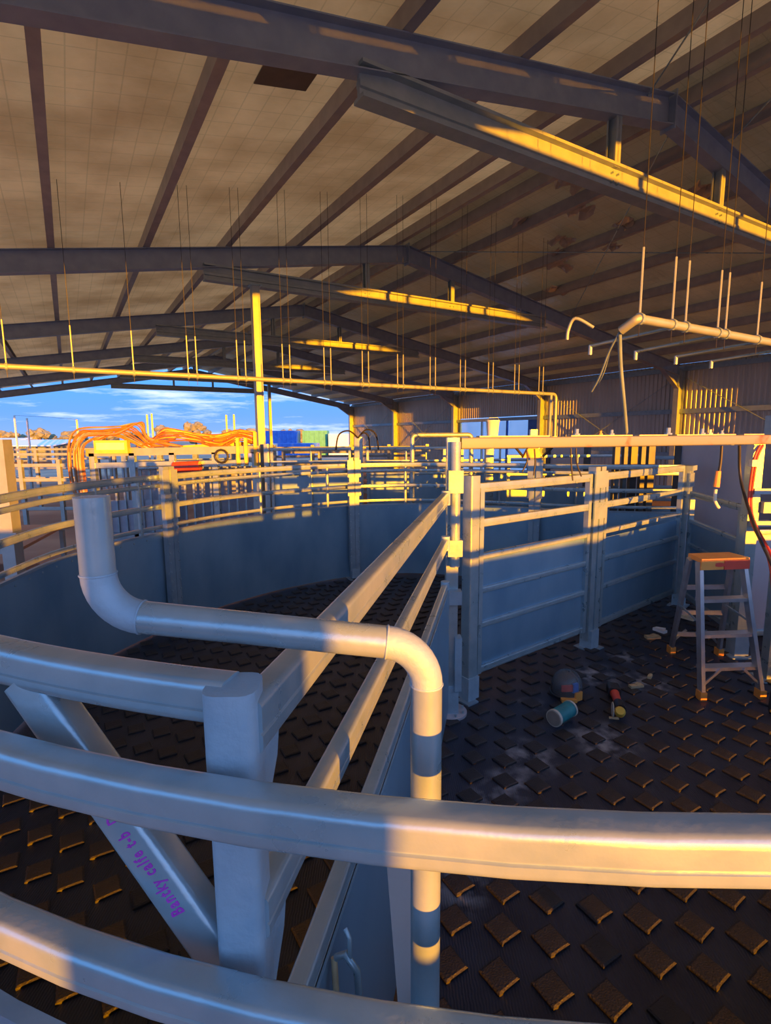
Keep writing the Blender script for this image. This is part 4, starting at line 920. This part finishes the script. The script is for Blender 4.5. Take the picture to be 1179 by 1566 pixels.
# containers and crates
for k, (x, y, w, z, h, m, lb_) in enumerate(((-12.2, 62, 4.2, 0, 2.9, 'blue', 'blue shipping container behind the tall sunlit post'), (-8.2, 63, 2.9, 0, 2.9, 'green', 'green shipping container on the horizon right of the sunlit post'), (-5.4, 62, 2.2, 0, 2.5, 'white', 'white container on the horizon right of the green one'), (-9.7, 57, 5.0, 0, 1.5, 'blue', 'low blue container in front of the green and white ones'), (-15.6, 62, 1.5, 0, 2.7, 'paleblue', 'pale blue container at the left end of the row'))):
    t = thing('shipping_container', lb_, 'container', (x, y, 0), 0, 'containers on the horizon')
    b = MB(); b.box((x, y, h/2-.02), (w, 2.4, h)); part('body', b, m, t)
    n_ = int(w/.5)
    for q in range(n_): b = MB(); b.box((x-w/2+(q+.5)*w/n_, y-1.22, h/2), (.12, .06, h-.2)); part('rib', b, m, t)
# trees along the skyline
def tree(x, y, h, w, label):
    t = thing('tree', label, 'tree', (x, y, 0), 0, 'trees along the skyline')
    b = MB(); b.tube([(x, y, -.03), (x, y, h*.5)], [.3, .15], 6); part('trunk', b, 'bark', t)
    bm = bmesh.new()
    for q in range(12):
        m4 = Matrix.Translation((x+rnd.uniform(-.42, .42)*w, y+rnd.uniform(-1, 1), h*rnd.uniform(.30, .82))) @ Matrix.Diagonal((w*rnd.uniform(.12, .24), w*.2, h*rnd.uniform(.10, .18), 1))
        bmesh.ops.create_icosphere(bm, subdivisions=2, radius=1, matrix=m4)
    b = MB(); bm.verts.ensure_lookup_table()
    b.add([v.co+Vector((rnd.uniform(-.22, .22), rnd.uniform(-.22, .22), rnd.uniform(-.22, .22))) for v in bm.verts], [tuple(v.index for v in f.verts) for f in bm.faces]); bm.free()
    part('crown', b, 'leaf', t)
tl_ = ['first', 'second', 'third', 'fourth', 'fifth', 'sixth', 'seventh', 'eighth', 'ninth', 'tenth', 'eleventh', 'twelfth', 'thirteenth', 'fourteenth', 'fifteenth', 'sixteenth', 'seventeenth', 'eighteenth', 'nineteenth', 'twentieth', 'twenty-first', 'twenty-second', 'twenty-third', 'twenty-fourth']
for k in range(24):
    x = -110+k*4.0; tree(x+rnd.uniform(-.5, .5), 132+(k % 2)*9, rnd.uniform(3.8, 5.2) + (1.6 if k in (14, 15) else 0), rnd.uniform(5.2, 6.4), 'olive-green tree on the far skyline, %s from the left' % tl_[k])

# ================================================================== unseen cabinet behind the viewpoint, added and shaped to cast a person's shadow
cq = Vector((.205, -.15, 0)) - Vector((trav.x, trav.y, 0)).normalized()*2.2
cbn = thing('shade_blocker', 'unseen grey shade cabinet standing behind the viewpoint', 'blocker', (cq.x, cq.y, 0), SUN_AZ)
b = MB(); b.box((-.058, 0, .95), (.405, .3, 1.96)); part('body', b, 'blocker', cbn, local=True)
b = MB(); b.box((-.06, 0, 2.03), (.28, .26, .22)); part('top_box', b, 'blocker', cbn, local=True)
b = MB(); b.box((-.42, 0, 1.74), (.34, .26, .50)); part('side_box', b, 'blocker', cbn, local=True)
b = MB(); b.box((-.035, .16, .95), (.32, .02, 1.8)); part('door', b, 'blocker', cbn, local=True)

# marker writing on the diagonal brace (a sub-part lying on its left face)
dvec = (br1-br0).normalized(); sidev = dvec.cross(Vector((-.25, -.8, .3))).normalized(); upw = sidev.cross(dvec)
def put_text():
    # which of the brace's faces looks left and down to the writer: -side
    best = None
    camp = Vector((0, 0, 2.12)); mid_ = br0.lerp(br1, .35)
    for nrm, hd in ((sidev, .035), (-sidev, .035), (upw, .030), (-upw, .030)):
        fc = (camp-(mid_+nrm*hd)).normalized().dot(nrm)
        if nrm.dot(Vector((-1, 0, 0))) > .2 and fc > 0 and (best is None or fc > best[0]): best = (fc, nrm, hd)
    if best is None: best = (0, upw, .03)
    fc, nrm, hd = best
    xd = dvec; yd = nrm.cross(xd).normalized(); L_ = (br1-br0).length
    o = br0 + xd*L_*.20 + nrm*(hd+.0004); sc = L_*.33/wt
    b = MB(); b.add([o+xd*v.x*sc+yd*(v.y-.010)*sc*1.7+nrm*v.z for v in hv], hf); part('marker_writing', b, 'purple', brp, label='purple marker handwriting')
put_text()
